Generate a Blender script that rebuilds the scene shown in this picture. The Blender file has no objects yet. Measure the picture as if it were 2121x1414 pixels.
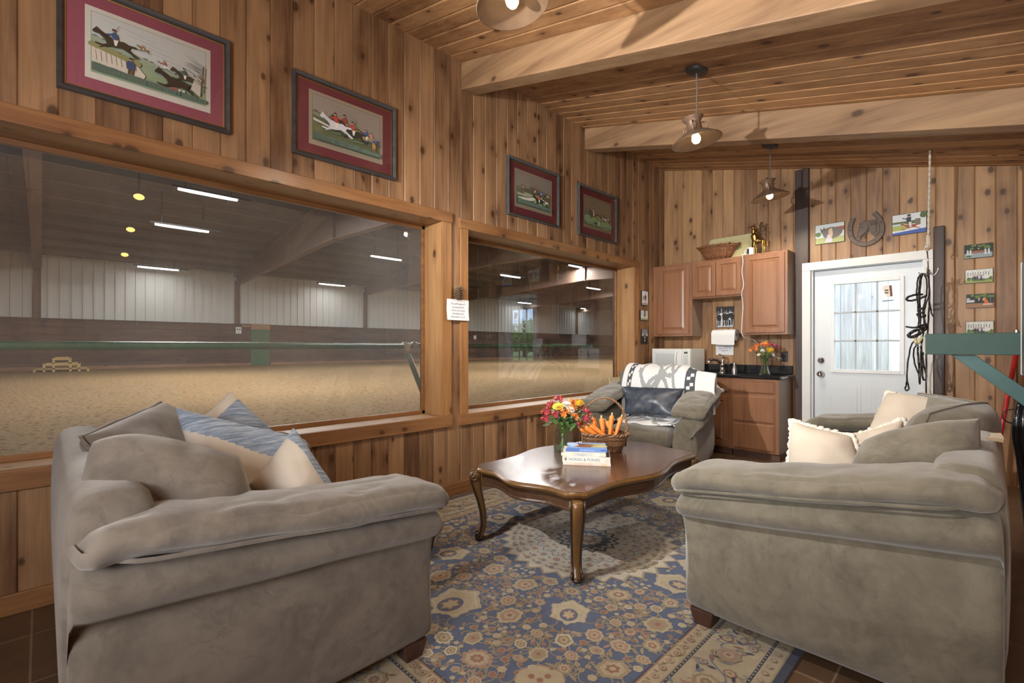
import bpy, bmesh, math, random
from mathutils import Vector, Matrix, noise
sc = bpy.context.scene
COL = sc.collection
# ------------------------------------------------------------------ camera, world, light, exposure
PI = math.pi
def V(*a): return Vector(a)
cam_d = bpy.data.cameras.new('camera'); cam = bpy.data.objects.new('camera', cam_d); COL.objects.link(cam)
cam.location = (3.16, 0.0, 1.22)
cam.rotation_euler = (PI/2, 0, math.radians(45.3))
cam_d.sensor_width = 36.0; cam_d.lens = 985.0/2121*36; cam_d.shift_y = 12.0/2121
cam_d.clip_start = 0.03; cam_d.clip_end = 300
sc.camera = cam
sc.view_settings.view_transform = 'Standard'; sc.view_settings.look = 'None'
sc.view_settings.gamma = 1.0; sc.view_settings.use_curve_mapping = False
sc.view_settings.exposure = 0.14
try:
    sc.cycles.use_denoising = True; sc.cycles.max_bounces = 10; sc.cycles.diffuse_bounces = 5
    sc.cycles.transparent_max_bounces = 16; sc.cycles.sample_clamp_indirect = 6.0; sc.cycles.caustics_reflective = False
    sc.cycles.caustics_refractive = False; sc.cycles.use_light_tree = True
except Exception: pass

def node(nt, t, ins=None, **props):
    n = nt.nodes.new(t)
    for k, v in props.items(): setattr(n, k, v)
    for k, v in (ins or {}).items():
        s = n.inputs[k]
        if isinstance(v, bpy.types.NodeSocket): nt.links.new(v, s)
        elif isinstance(v, bpy.types.Node): nt.links.new(v.outputs[0], s)
        else:
            if isinstance(v, tuple) and len(v) == 3 and s.type == 'RGBA': v = (*v, 1)
            s.default_value = v
    return n
w = bpy.data.worlds.new('sky'); sc.world = w; w.use_nodes = True
nt = w.node_tree; nt.nodes.clear()
tc = node(nt, 'ShaderNodeTexCoord')
cl = node(nt, 'ShaderNodeTexNoise', {'Vector': tc.outputs['Generated'], 'Scale': 4.0, 'Detail': 6.0, 'Roughness': .6})
cr = node(nt, 'ShaderNodeValToRGB', {'Fac': cl.outputs['Fac']})
cr.color_ramp.elements[0].position = .42; cr.color_ramp.elements[0].color = (.42, .62, .92, 1)
cr.color_ramp.elements[1].position = .62; cr.color_ramp.elements[1].color = (.95, .97, 1, 1)
bg = node(nt, 'ShaderNodeBackground', {'Color': cr.outputs[0], 'Strength': 6.5})
node(nt, 'ShaderNodeOutputWorld', {'Surface': bg.outputs[0]})

def lamp(name, kind, loc, energy, color=(1, 1, 1), size=.1, target=None, parent=None, sizey=None):
    d = bpy.data.lights.new(name, kind); d.energy = energy; d.color = color
    if kind == 'AREA':
        d.size = size
        if sizey: d.shape = 'RECTANGLE'; d.size_y = sizey
    elif kind == 'SUN': d.angle = size
    else: d.shadow_soft_size = size
    o = bpy.data.objects.new(name, d); COL.objects.link(o); o.location = loc
    if target is not None:
        o.rotation_euler = (Vector(target)-Vector(loc)).to_track_quat('-Z', 'Y').to_euler()
    if parent: o.parent = parent
    return o
# daylight outside, and the photographer's flash (direct from the left of the camera, and bounced off the ceiling), plus added fill lamps behind the camera
lamp('sun_light', 'SUN', (12, -4, 12), 3.0, (1, .95, .88), .02, (0, 0, 0))
fl_ = lamp('flash_light', 'SPOT', (1.2, -.15, 2.3), 520, (1, .985, .965), .03, (2.0, 6.0, 1.5))
fl_.data.spot_size = math.radians(100); fl_.data.spot_blend = .9
lamp('bounce_flash', 'AREA', (2.75, -1.25, 1.4), 70, (1, .985, .965), .8, (2.2, 1.2, 3.1))
cf_ = lamp('ceiling_fill', 'SPOT', (2.6, -1.1, .7), 270, (1, .985, .965), .15, (1.9, 3.4, 3.2))  # added spot behind the camera, brightens the far ceiling
cf_.data.spot_size = math.radians(85); cf_.data.spot_blend = 1.0
lamp('fill_lamp', 'AREA', (3.2, -1.2, 1.9), 24, (1, .985, .965), .7, (1.2, 2.8, .8))  # added fill lamp, brightens the near furniture

# ------------------------------------------------------------------ mesh builder
class MB:
    def __init__(s): s.v = []; s.f = []; s.m = []; s.M = Matrix(); s.mat = 0
    def add(s, vs, fs, mat=None):
        o = len(s.v); mat = s.mat if mat is None else mat
        s.v += [s.M @ Vector(p) for p in vs]
        for f in fs: s.f.append([o+i for i in f]); s.m.append(mat)
        return s
    def box(s, x0, x1, y0, y1, z0, z1, mat=None):
        return s.add([(x, y, z) for x in (x0, x1) for y in (y0, y1) for z in (z0, z1)],
            [(0,1,3,2),(4,6,7,5),(0,4,5,1),(2,3,7,6),(0,2,6,4),(1,5,7,3)], mat)
    def cbox(s, c, h, mat=None): return s.box(c[0]-h[0], c[0]+h[0], c[1]-h[1], c[1]+h[1], c[2]-h[2], c[2]+h[2], mat)
    def loft(s, rings, caps=True, mat=None, closed=True):
        n = len(rings[0]); vs = [p for r in rings for p in r]; fs = []
        for i in range(len(rings)-1):
            for j in range(n if closed else n-1):
                k = (j+1) % n; fs.append((i*n+j, i*n+k, (i+1)*n+k, (i+1)*n+j))
        if caps: fs.append(tuple(range(n))[::-1]); fs.append(tuple((len(rings)-1)*n+j for j in range(n)))
        return s.add(vs, fs, mat)
    def prism(s, poly, ax, a, b, mat=None):
        """poly 2d extruded along axis ax ('x': (y,z), 'y': (x,z), 'z': (x,y))"""
        def mk(t, p): return {'x': (t, p[0], p[1]), 'y': (p[0], t, p[1]), 'z': (p[0], p[1], t)}[ax]
        return s.loft([[mk(a, p) for p in poly], [mk(b, p) for p in poly]], True, mat)
    def tube(s, pts, r, seg=8, closed=False, mat=None, sq=None):
        pts = [Vector(p) for p in pts]; n = len(pts); rings = []
        up = None
        for i, p in enumerate(pts):
            if closed: t = pts[(i+1) % n]-pts[i-1]
            else: t = pts[min(i+1, n-1)]-pts[max(i-1, 0)]
            if t.length < 1e-9: t = V(0, 0, 1)
            t.normalize()
            if up is None:
                up = V(0, 0, 1) if abs(t.z) < .9 else V(1, 0, 0)
            a = up-t*up.dot(t)
            if a.length < 1e-6: a = t.orthogonal()
            a.normalize(); up = a; b = t.cross(a)
            rr = r[i] if isinstance(r, (list, tuple)) else r
            k = sq or 1.0
            rings.append([p+(a*math.cos(q)*k+b*math.sin(q))*rr for q in (2*PI*j/seg for j in range(seg))])
        if closed: rings.append(rings[0])
        return s.loft(rings, not closed, mat)
    def lathe(s, prof, seg=24, c=(0, 0, 0), mat=None, cap=True):
        rings = [[(c[0]+r*math.cos(2*PI*j/seg), c[1]+r*math.sin(2*PI*j/seg), c[2]+z) for j in range(seg)] for r, z in prof]
        return s.loft(rings, cap, mat)
    def ball(s, c, r, seg=12, rg=8, mat=None):
        r = r if isinstance(r, (tuple, list)) else (r, r, r)
        rings = []
        for i in range(1, rg):
            t = PI*i/rg
            rings.append([(c[0]+r[0]*math.sin(t)*math.cos(2*PI*j/seg), c[1]+r[1]*math.sin(t)*math.sin(2*PI*j/seg), c[2]-r[2]*math.cos(t)) for j in range(seg)])
        return s.loft(rings, True, mat)
    def soft(s, c, h, r, n=10, puff=0, fn=None, amp=0, fr=6, seed=0, mat=None):
        """rounded, puffed cushion block: centre c, half sizes h, corner radius r"""
        r = min(r, min(h)*.98); h = Vector(h); inner = h-V(r, r, r); key = {}; vs = []; fs = []
        def vert(p):
            k = (round(p[0], 4), round(p[1], 4), round(p[2], 4))
            if k in key: return key[k]
            q = V(p[0]*h.x, p[1]*h.y, p[2]*h.z)
            cl = V(*(max(-inner[i], min(inner[i], q[i])) for i in range(3)))
            d = q-cl
            d = d.normalized()*r if d.length > 1e-7 else d
            # project cube surface onto rounded box
            o = cl+d
            if puff:
                for i in range(3):
                    j, l = (i+1) % 3, (i+2) % 3
                    if abs(p[i]) > .999:
                        o[i] += math.copysign(puff*(1-p[j]**2)*(1-p[l]**2), p[i])
            if fn: o = Vector(fn(o))
            o = o+Vector(c)
            if amp:
                o = o+noise.noise_vector(o*fr+V(seed, seed*1.7, seed*.3))*amp
            key[k] = len(vs); vs.append(o); return key[k]
        g = [math.sin((i/n-.5)*PI) *.5+ (2*i/n-1)*.5 for i in range(n+1)]
        for ax in range(3):
            for sgn in (-1, 1):
                for i in range(n):
                    for j in range(n):
                        q = []
                        for a, b in ((g[i], g[j]), (g[i+1], g[j]), (g[i+1], g[j+1]), (g[i], g[j+1])):
                            p = [0, 0, 0]; p[ax] = sgn; p[(ax+1) % 3] = a; p[(ax+2) % 3] = b
                            q.append(vert(p))
                        fs.append(tuple(q if sgn > 0 else q[::-1]))
        return s.add(vs, fs, mat)
    def poly(s, pts, mat=None): return s.add(pts, [tuple(range(len(pts)))], mat)
    def build(s, name, mats, parent=None, smooth=False, bevel=0, sub=0, origin=None, sharp=None, bseg=2, recalc=True):
        me = bpy.data.meshes.new(name)
        o0 = Vector(origin) if origin is not None else None
        me.from_pydata([tuple(p-o0) if o0 is not None else tuple(p) for p in s.v], [], s.f)
        mats = mats if isinstance(mats, (list, tuple)) else [mats]
        for m in mats: me.materials.append(m)
        me.polygons.foreach_set('material_index', s.m)
        if recalc:
            bm = bmesh.new(); bm.from_mesh(me); bmesh.ops.recalc_face_normals(bm, faces=bm.faces); bm.to_mesh(me); bm.free()
        if smooth:
            me.polygons.foreach_set('use_smooth', [True]*len(me.polygons))
            if sharp: me.set_sharp_from_angle(angle=math.radians(sharp))
        me.update()
        o = bpy.data.objects.new(name, me); COL.objects.link(o)
        if o0 is not None and parent is None: o.location = o0
        if parent: o.parent = parent
        if bevel:
            b = o.modifiers.new('bevel', 'BEVEL'); b.width = bevel; b.segments = bseg; b.limit_method = 'ANGLE'; b.angle_limit = math.radians(40)
        if sub:
            b = o.modifiers.new('sub', 'SUBSURF'); b.levels = sub; b.render_levels = sub
        return o
def tag(o, label, cat, group=None):
    o['label'] = label; o['category'] = cat
    if group: o['group'] = group
    return o
def thing(name, label, cat, loc=(0, 0, 0), rot=(0, 0, 0), group=None):
    o = bpy.data.objects.new(name, None); COL.objects.link(o); o.location = loc
    o.rotation_euler = (0, 0, rot) if isinstance(rot, (int, float)) else tuple(rot); o.empty_display_size = .1
    return tag(o, label, cat, group)
def struct(o): o['kind'] = 'structure'; return o
def kids(o): return [c for c in bpy.data.objects if c.parent == o]
def copy_tree(o, parent=None):
    c = o.copy(); COL.objects.link(c)
    if parent: c.parent = parent
    for k in kids(o): copy_tree(k, c)
    return c
def arc(c, r, a0, a1, n, plane='xz', ry=None):
    out = []
    for i in range(n+1):
        a = a0+(a1-a0)*i/n; p = r*math.cos(a); q = (ry or r)*math.sin(a)
        out.append({'xz': (c[0]+p, c[1], c[2]+q), 'xy': (c[0]+p, c[1]+q, c[2]), 'yz': (c[0], c[1]+p, c[2]+q)}[plane])
    return out
def spline(pts, n=8):
    pts = [Vector(p) for p in pts]; out = []
    for i in range(len(pts)-1):
        p0 = pts[max(i-1, 0)]; p1 = pts[i]; p2 = pts[i+1]; p3 = pts[min(i+2, len(pts)-1)]
        for j in range(n):
            t = j/n
            out.append(.5*((2*p1)+(p2-p0)*t+(2*p0-5*p1+4*p2-p3)*t*t+(3*p1-p0-3*p2+p3)*t**3))
    out.append(pts[-1]); return out

# ------------------------------------------------------------------ materials
def mat_base(name):
    m = bpy.data.materials.new(name); m.use_nodes = True; nt = m.node_tree; nt.nodes.clear()
    out = node(nt, 'ShaderNodeOutputMaterial'); b = node(nt, 'ShaderNodeBsdfPrincipled')
    nt.links.new(b.outputs[0], out.inputs[0]); return m, nt, b, out
def setin(nt, b, **k):
    names = dict(col='Base Color', rough='Roughness', metal='Metallic', spec='Specular IOR Level', coat='Coat Weight', coatr='Coat Roughness',
                 sheen='Sheen Weight', sheenr='Sheen Roughness', trans='Transmission Weight', ior='IOR', emit='Emission Color', emits='Emission Strength', normal='Normal', alpha='Alpha', sss='Subsurface Weight')
    for a, v in k.items():
        s = b.inputs[names[a]]
        if isinstance(v, bpy.types.NodeSocket): nt.links.new(v, s)
        else: s.default_value = (*v, 1) if isinstance(v, tuple) and len(v) == 3 and s.type == 'RGBA' else v
def mixc(nt, f, a, b, mode='MIX'):
    n = node(nt, 'ShaderNodeMix', data_type='RGBA', blend_type=mode)
    for i, v in ((0, f), (6, a), (7, b)):
        if isinstance(v, bpy.types.NodeSocket): nt.links.new(v, n.inputs[i])
        else: n.inputs[i].default_value = (*v, 1) if isinstance(v, tuple) and len(v) == 3 else v
    return n.outputs[2]
def ramp(nt, f, stops):
    n = node(nt, 'ShaderNodeValToRGB', {'Fac': f}); e = n.color_ramp.elements
    while len(e) < len(stops): e.new(.5)
    for k, (p, c) in enumerate(stops): e[k].position = p; e[k].color = (*c, 1) if isinstance(c, tuple) else (c, c, c, 1)
    return n.outputs[0]
def math_(nt, op, a, b=0.0, c=0.0):
    n = node(nt, 'ShaderNodeMath', operation=op)
    for i, v in enumerate((a, b, c)):
        if isinstance(v, bpy.types.NodeSocket): nt.links.new(v, n.inputs[i])
        else: n.inputs[i].default_value = v
    return n.outputs[0]
def bump(nt, h, strength=.3, dist=.01):
    return node(nt, 'ShaderNodeBump', {'Height': h, 'Strength': strength, 'Distance': dist}).outputs[0]
CACHE = {}
def plain(name, col, rough=.5, var=.1, scale=25.0, bmp=0.0, **k):
    key = (name,)
    if key in CACHE: return CACHE[key]
    m, nt, b, o = mat_base(name)
    tc = node(nt, 'ShaderNodeTexCoord')
    n = node(nt, 'ShaderNodeTexNoise', {'Vector': tc.outputs['Object'], 'Scale': scale, 'Detail': 4.0})
    c = mixc(nt, n.outputs['Fac'], tuple(x*(1-var) for x in col), tuple(min(1, x*(1+var)) for x in col))
    setin(nt, b, col=c, rough=rough, **k)
    if bmp: setin(nt, b, normal=bump(nt, n.outputs['Fac'], bmp, .004))
    CACHE[key] = m; return m
def flat(col, rough=.6):
    return plain('ink_%02x%02x%02x' % tuple(int(min(.999, max(0, x))**.45*255) for x in col), col, rough, .05, 60)
def wood(name, light, dark, knot=(.05, .02, .008), axis='z', normal='x', rough=.42, knots=1.0, gs=1.0, blot=.5, coat=.15, rnd=.5):
    m, nt, b, o = mat_base(name)
    tc = node(nt, 'ShaderNodeTexCoord'); geo = node(nt, 'ShaderNodeNewGeometry')
    r = geo.outputs['Random Per Island']
    off = node(nt, 'ShaderNodeCombineXYZ', {0: math_(nt, 'MULTIPLY', r, 37.1), 1: math_(nt, 'MULTIPLY', r, 83.7), 2: math_(nt, 'MULTIPLY', r, 51.3)})
    base = node(nt, 'ShaderNodeVectorMath', {0: tc.outputs['Object'], 1: off.outputs[0]}, operation='ADD').outputs[0]
    def sc_(along, across, depth=None):
        d = {}
        for a in 'xyz': d[a] = across
        if depth is not None: d[normal] = depth
        d[axis] = along
        return node(nt, 'ShaderNodeVectorMath', {0: base, 1: (d['x'], d['y'], d['z'])}, operation='MULTIPLY').outputs[0]
    # knots
    sp_ = node(nt, 'ShaderNodeSeparateXYZ', {0: base}); oth = [a for a in 'xyz' if a not in (axis, normal)][0]
    kv = node(nt, 'ShaderNodeCombineXYZ', {0: math_(nt, 'MULTIPLY', sp_.outputs['xyz'.index(oth)], 7.3*gs), 1: math_(nt, 'MULTIPLY', sp_.outputs['xyz'.index(axis)], 4.6*gs)})
    vor = node(nt, 'ShaderNodeTexVoronoi', {'Vector': kv.outputs[0], 'Scale': 1.0, 'Randomness': 1.0}, voronoi_dimensions='2D')
    keep = node(nt, 'ShaderNodeSeparateColor', {0: vor.outputs['Color']})
    dist = math_(nt, 'ADD', vor.outputs['Distance'], math_(nt, 'MULTIPLY', math_(nt, 'GREATER_THAN', keep.outputs[0], .34*knots), 2.0))
    kr_ = math_(nt, 'MULTIPLY', math_(nt, 'SUBTRACT', keep.outputs[1], .5), .09)
    dist = math_(nt, 'ADD', dist, kr_)
    kn = node(nt, 'ShaderNodeMapRange', {'Value': dist, 'From Min': .07, 'From Max': .15, 'To Min': 1.0, 'To Max': 0.0}).outputs[0]
    halo = node(nt, 'ShaderNodeMapRange', {'Value': dist, 'From Min': .08, 'From Max': .5, 'To Min': 1.0, 'To Max': 0.0}).outputs[0]
    # grain
    g1 = node(nt, 'ShaderNodeTexNoise', {'Vector': sc_(1.3*gs, 22*gs), 'Scale': 1.0, 'Detail': 5.0, 'Roughness': .6, 'Distortion': .6})
    g2 = node(nt, 'ShaderNodeTexNoise', {'Vector': sc_(3*gs, 130*gs), 'Scale': 1.0, 'Detail': 2.0})
    g3 = node(nt, 'ShaderNodeTexNoise', {'Vector': sc_(1.1, 4.5), 'Scale': 1.0, 'Detail': 3.0})
    f = math_(nt, 'ADD', math_(nt, 'MULTIPLY', g1.outputs['Fac'], .75), math_(nt, 'MULTIPLY', g2.outputs['Fac'], .25))
    f = math_(nt, 'ADD', f, math_(nt, 'MULTIPLY', math_(nt, 'SUBTRACT', g3.outputs['Fac'], .5), blot))
    f = math_(nt, 'ADD', f, math_(nt, 'MULTIPLY', math_(nt, 'SUBTRACT', r, .5), rnd*.62))
    f = math_(nt, 'SUBTRACT', f, math_(nt, 'MULTIPLY', halo, .16*min(knots, 1)))
    mid = tuple((light[i]*.55+dark[i]*.45) for i in range(3))
    c = ramp(nt, f, [(.22, dark), (.5, mid), (.74, light)])
    c = mixc(nt, math_(nt, 'MULTIPLY', kn, .85), c, knot)
    setin(nt, b, col=c, rough=rough, coat=coat, coatr=.25, normal=bump(nt, f, .12, .003))
    return m
def fabric(name, col, col2, scale=5.0, weave=900.0, sheen=.35, bs=.25, rough=.9):
    m, nt, b, o = mat_base(name)
    tc = node(nt, 'ShaderNodeTexCoord')
    n = node(nt, 'ShaderNodeTexNoise', {'Vector': tc.outputs['Object'], 'Scale': scale, 'Detail': 6.0, 'Roughness': .62, 'Distortion': .9})
    n2 = node(nt, 'ShaderNodeTexNoise', {'Vector': tc.outputs['Object'], 'Scale': weave, 'Detail': 1.0})
    n3 = node(nt, 'ShaderNodeTexNoise', {'Vector': tc.outputs['Object'], 'Scale': scale*4.5, 'Detail': 3.0, 'Distortion': .5})
    f = math_(nt, 'ADD', math_(nt, 'MULTIPLY', n.outputs['Fac'], .75), math_(nt, 'MULTIPLY', n3.outputs['Fac'], .25))
    c = ramp(nt, f, [(.36, col2), (.62, col)])
    n5 = node(nt, 'ShaderNodeTexNoise', {'Vector': tc.outputs['Object'], 'Scale': scale*2.1, 'Detail': 8.0, 'Roughness': .72, 'Distortion': 1.1})
    sm_ = node(nt, 'ShaderNodeMapRange', {'Value': n5.outputs['Fac'], 'From Min': .53, 'From Max': .62, 'To Min': 0.0, 'To Max': .38}).outputs[0]
    c = mixc(nt, sm_, c, tuple(x*.8 for x in col2))
    c = mixc(nt, .25, c, mixc(nt, n2.outputs['Fac'], (.25, .25, .25), (1, 1, 1)), 'SOFT_LIGHT')
    h = math_(nt, 'ADD', math_(nt, 'MULTIPLY', n3.outputs['Fac'], .8), math_(nt, 'MULTIPLY', n2.outputs['Fac'], .25))
    setin(nt, b, col=c, rough=rough, sheen=sheen, sheenr=.5, spec=.2, normal=bump(nt, h, bs, .012))
    return m
def glass_mat(name, dust=.05, specks=0.0, tint=(1, 1, 1), boost=1.0, fr=(60, 60, 60)):
    m = bpy.data.materials.new(name); m.use_nodes = True; nt = m.node_tree; nt.nodes.clear()
    out = node(nt, 'ShaderNodeOutputMaterial')
    tr = node(nt, 'ShaderNodeBsdfTransparent', {'Color': (*tint, 1)})
    gl = node(nt, 'ShaderNodeBsdfGlossy', {'Roughness': .002, 'Color': (1, 1, 1, 1)})
    fs = node(nt, 'ShaderNodeFresnel', {'IOR': 1.5})
    fac = math_(nt, 'MULTIPLY', fs.outputs[0], boost)
    mx = node(nt, 'ShaderNodeMixShader', {0: fac, 1: tr.outputs[0], 2: gl.outputs[0]})
    last = mx.outputs[0]
    if dust or specks:
        tc = node(nt, 'ShaderNodeTexCoord')
        n = node(nt, 'ShaderNodeTexNoise', {'Vector': tc.outputs['Object'], 'Scale': 1.1, 'Detail': 3.0})
        d = math_(nt, 'MULTIPLY', n.outputs['Fac'], dust*2)
        if specks:
            v = node(nt, 'ShaderNodeTexVoronoi', {'Vector': tc.outputs['Object'], 'Scale': 62.0})
            k = node(nt, 'ShaderNodeSeparateColor', {0: v.outputs['Color']})
            rad = math_(nt, 'MULTIPLY', math_(nt, 'POWER', k.outputs[1], 4.0), .24)
            sp = math_(nt, 'MULTIPLY', math_(nt, 'LESS_THAN', v.outputs['Distance'], rad), math_(nt, 'GREATER_THAN', k.outputs[0], .45))
            d = math_(nt, 'ADD', d, math_(nt, 'MULTIPLY', sp, specks))
        df = node(nt, 'ShaderNodeBsdfDiffuse', {'Color': (.72, .74, .76, 1)})
        last = node(nt, 'ShaderNodeMixShader', {0: d, 1: last, 2: df.outputs[0]}).outputs[0]
    nt.links.new(last, out.inputs[0])
    return m
def emis(name, col, s):
    m = bpy.data.materials.new(name); m.use_nodes = True; nt = m.node_tree; nt.nodes.clear()
    o = node(nt, 'ShaderNodeOutputMaterial'); e = node(nt, 'ShaderNodeEmission', {'Color': (*col, 1), 'Strength': s}); nt.links.new(e.outputs[0], o.inputs[0]); return m

PINE_L = (.46, .235, .088); PINE_D = (.155, .058, .018)
W_LEFT = wood('pine_left', (.365, .207, .103), (.115, .054, .025), axis='z', normal='x', knots=1.0, blot=.8, coat=.05, rough=.5)
W_BACK = wood('pine_back', (.45, .262, .122), (.175, .084, .035), axis='z', normal='y', knots=1.05, blot=.55, coat=.05, rough=.5)
W_CEIL = wood('pine_ceiling', (.46, .25, .11), (.18, .08, .03), axis='x', normal='z', knots=.8, coat=0, rough=.62)
W_BEAM = wood('pine_beam', (.37, .225, .115), (.16, .085, .04), axis='x', normal='y', knots=.6, gs=.7, rnd=.2, coat=0, rough=.6, blot=.8)
W_TRIMY = wood('pine_trim_along', (.38, .19, .075), (.16, .066, .024), axis='y', normal='x', knots=.6)
W_TRIMZ = wood('pine_trim_upright', (.45, .23, .085), (.2, .085, .028), axis='z', normal='x', knots=.6)
W_JAMB = wood('pine_jamb', (.45, .25, .105), (.2, .09, .034), axis='z', normal='y', knots=.8)
W_HEAD = wood('pine_head_jamb', (.36, .19, .08), (.16, .07, .028), axis='y', normal='z', knots=.6)
W_DARK = wood('dark_post_wood', (.075, .036, .024), (.02, .01, .008), axis='z', normal='y', knots=.3, rough=.5)
M_WHITE = plain('white_paint', (.72, .74, .75), .4, .05, 8)
M_GLASS1 = glass_mat('dusty_glass', .085, .75, boost=1.4)
M_GLASS2 = glass_mat('window_glass', .012, .12, boost=2.0)
M_GLASS3 = glass_mat('door_glass', .01, 0, boost=1.0)
M_PANE = glass_mat('picture_glass', 0, 0, boost=.8)
M_BLACK = plain('black_plastic', (.012, .012, .013), .4, .2)
M_CHROME = plain('chrome', (.62, .62, .64), .12, .05, metal=1.0)
M_STEEL = plain('dull_steel', (.3, .3, .3), .35, .2, metal=1.0)
M_PAPER = plain('paper_white', (.80, .81, .83), .7, .03, 8)
# ------------------------------------------------------------------ lounge shell
def ceil_z(x): return 3.63-.25*x
RB = (3.34, 6.05); RF = (3.95, -1.6)   # right wall line, slightly splayed
def rx(y): return RB[0]+(6.05-y)/(6.05+1.6)*(RF[0]-RB[0])
PITCH = .1365
def board_x(mb, y0, y1, z0, z1, x=0.0, g=.007):   # upright board on the left wall, face towards +x
    mb.add([(x-g, y0, z0), (x-g, y0, z1), (x, y0+g, z0), (x, y0+g, z1), (x, y1-g, z0), (x, y1-g, z1), (x-g, y1, z0), (x-g, y1, z1)],
           [(0, 2, 3, 1), (2, 4, 5, 3), (4, 6, 7, 5)])
mb = MB()
W1 = (-1.35, 2.311, .66, 2.243); W2 = (2.584, 5.241, .657, 2.22)
y = 1.562-22*PITCH
while y < 6.05:
    a, b = max(y, -1.6), min(y+PITCH, 6.05)
    segs = [(0.0, 3.64)]
    mid = (a+b)/2
    for (p, q, z0, z1) in (W1, W2):
        if p-.02 < mid < q+.02: segs = [(0.0, z0-.02), (z1+.02, 3.64)]
    for z0, z1 in segs: board_x(mb, a, b, z0, z1)
    y += PITCH
# solid core behind the boards, with the two openings
for (y0, y1, z0, z1) in ((-1.6, 6.2, -.05, .64), (-1.6, 6.2, 2.26, 3.75), (-1.6, -1.37, .64, 2.26), (2.33, 2.565, .64, 2.26), (5.26, 6.2, .64, 2.26)):
    mb.box(-.30, -.009, y0, y1, z0, z1, 1)
struct(mb.build('wall_left', [W_LEFT, plain('rough_core', (.10, .06, .035), .8)], recalc=False))
# back wall boards
mb = MB()
def board_y(mb, x0, x1, z0, top=True, y=6.05, g=.007, zt=None):
    def T(x): return ceil_z(x)+.005 if zt is None else zt
    mb.add([(x0, y+g, z0), (x0, y+g, T(x0)), (x0+g, y, z0), (x0+g, y, T(x0)), (x1-g, y, z0), (x1-g, y, T(x1)), (x1, y+g, z0), (x1, y+g, T(x1))],
           [(0, 1, 3, 2), (2, 3, 5, 4), (4, 5, 7, 6)])
x = 0.0
while x < 3.34:
    p = .1315 if x < 1.55 else .1335
    a, b = x, min(x+p, 3.40)
    if 1.70 < (a+b)/2 < 2.74: board_y(mb, a, b, 2.07)
    else: board_y(mb, a, b, 0.0)
    x += p
for (x0, x1, z0) in ((-.05, 1.70, -.05), (1.70, 2.74, 2.09), (2.74, 3.6, -.05)):
    mb.add([(x0, 6.058, z0), (x1, 6.058, z0), (x1, 6.058, ceil_z(x1)+.05), (x0, 6.058, ceil_z(x0)+.05), (x0, 6.2, z0), (x1, 6.2, z0), (x1, 6.2, ceil_z(x1)+.05), (x0, 6.2, ceil_z(x0)+.05)],
           [(0, 1, 2, 3), (4, 7, 6, 5), (0, 4, 5, 1), (3, 2, 6, 7), (0, 3, 7, 4), (1, 5, 6, 2)], 1)
struct(mb.build('wall_back', [W_BACK, bpy.data.materials['rough_core']], recalc=False))
# right wall (slightly splayed) and the wall behind the camera
mb = MB(); W_RIGHT = wood('pine_right', (.44, .23, .10), (.2, .09, .035), axis='z', normal='x')
n = 56
for i in range(n):
    t0, t1 = i/n, (i+1)/n
    p0 = (RF[0]+(RB[0]-RF[0])*t0, -1.6+7.65*t0); p1 = (RF[0]+(RB[0]-RF[0])*t1, -1.6+7.65*t1)
    mb.add([(p0[0]+.006, p0[1], 0), (p0[0]+.006, p0[1], ceil_z(p0[0])), (p0[0], p0[1]+.006, 0), (p0[0], p0[1]+.006, ceil_z(p0[0])), (p1[0], p1[1]-.006, 0), (p1[0], p1[1]-.006, ceil_z(p1[0])), (p1[0]+.006, p1[1], 0), (p1[0]+.006, p1[1], ceil_z(p1[0]))],
           [(0, 1, 3, 2), (2, 3, 5, 4), (4, 5, 7, 6)])
mb.add([(RF[0]+.02, -1.6, -.05), (RB[0]+.02, 6.2, -.05), (RB[0]+.02, 6.2, 3.0), (RF[0]+.02, -1.6, 3.0), (RF[0]+.15, -1.6, -.05), (RB[0]+.15, 6.2, -.05), (RB[0]+.15, 6.2, 3.0), (RF[0]+.15, -1.6, 3.0)],
       [(0, 1, 2, 3), (4, 7, 6, 5), (3, 2, 6, 7)], 1)
struct(mb.build('wall_right', [W_RIGHT, bpy.data.materials['rough_core']], recalc=False))
mb = MB(); x = 0.0
while x < RF[0]:
    b = min(x+.136, RF[0]+.02)
    mb.add([(x, -1.606, 0), (x, -1.606, ceil_z(x)), (x+.006, -1.6, 0), (x+.006, -1.6, ceil_z(x)), (b-.006, -1.6, 0), (b-.006, -1.6, ceil_z(b)), (b, -1.606, 0), (b, -1.606, ceil_z(b))],
           [(0, 2, 3, 1), (2, 4, 5, 3), (4, 6, 7, 5)])
    x += .136
mb.box(-.3, RF[0]+.15, -1.75, -1.61, -.05, 3.7, 1)
struct(mb.build('wall_rear', [W_BACK, bpy.data.materials['rough_core']], recalc=False))
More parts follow.
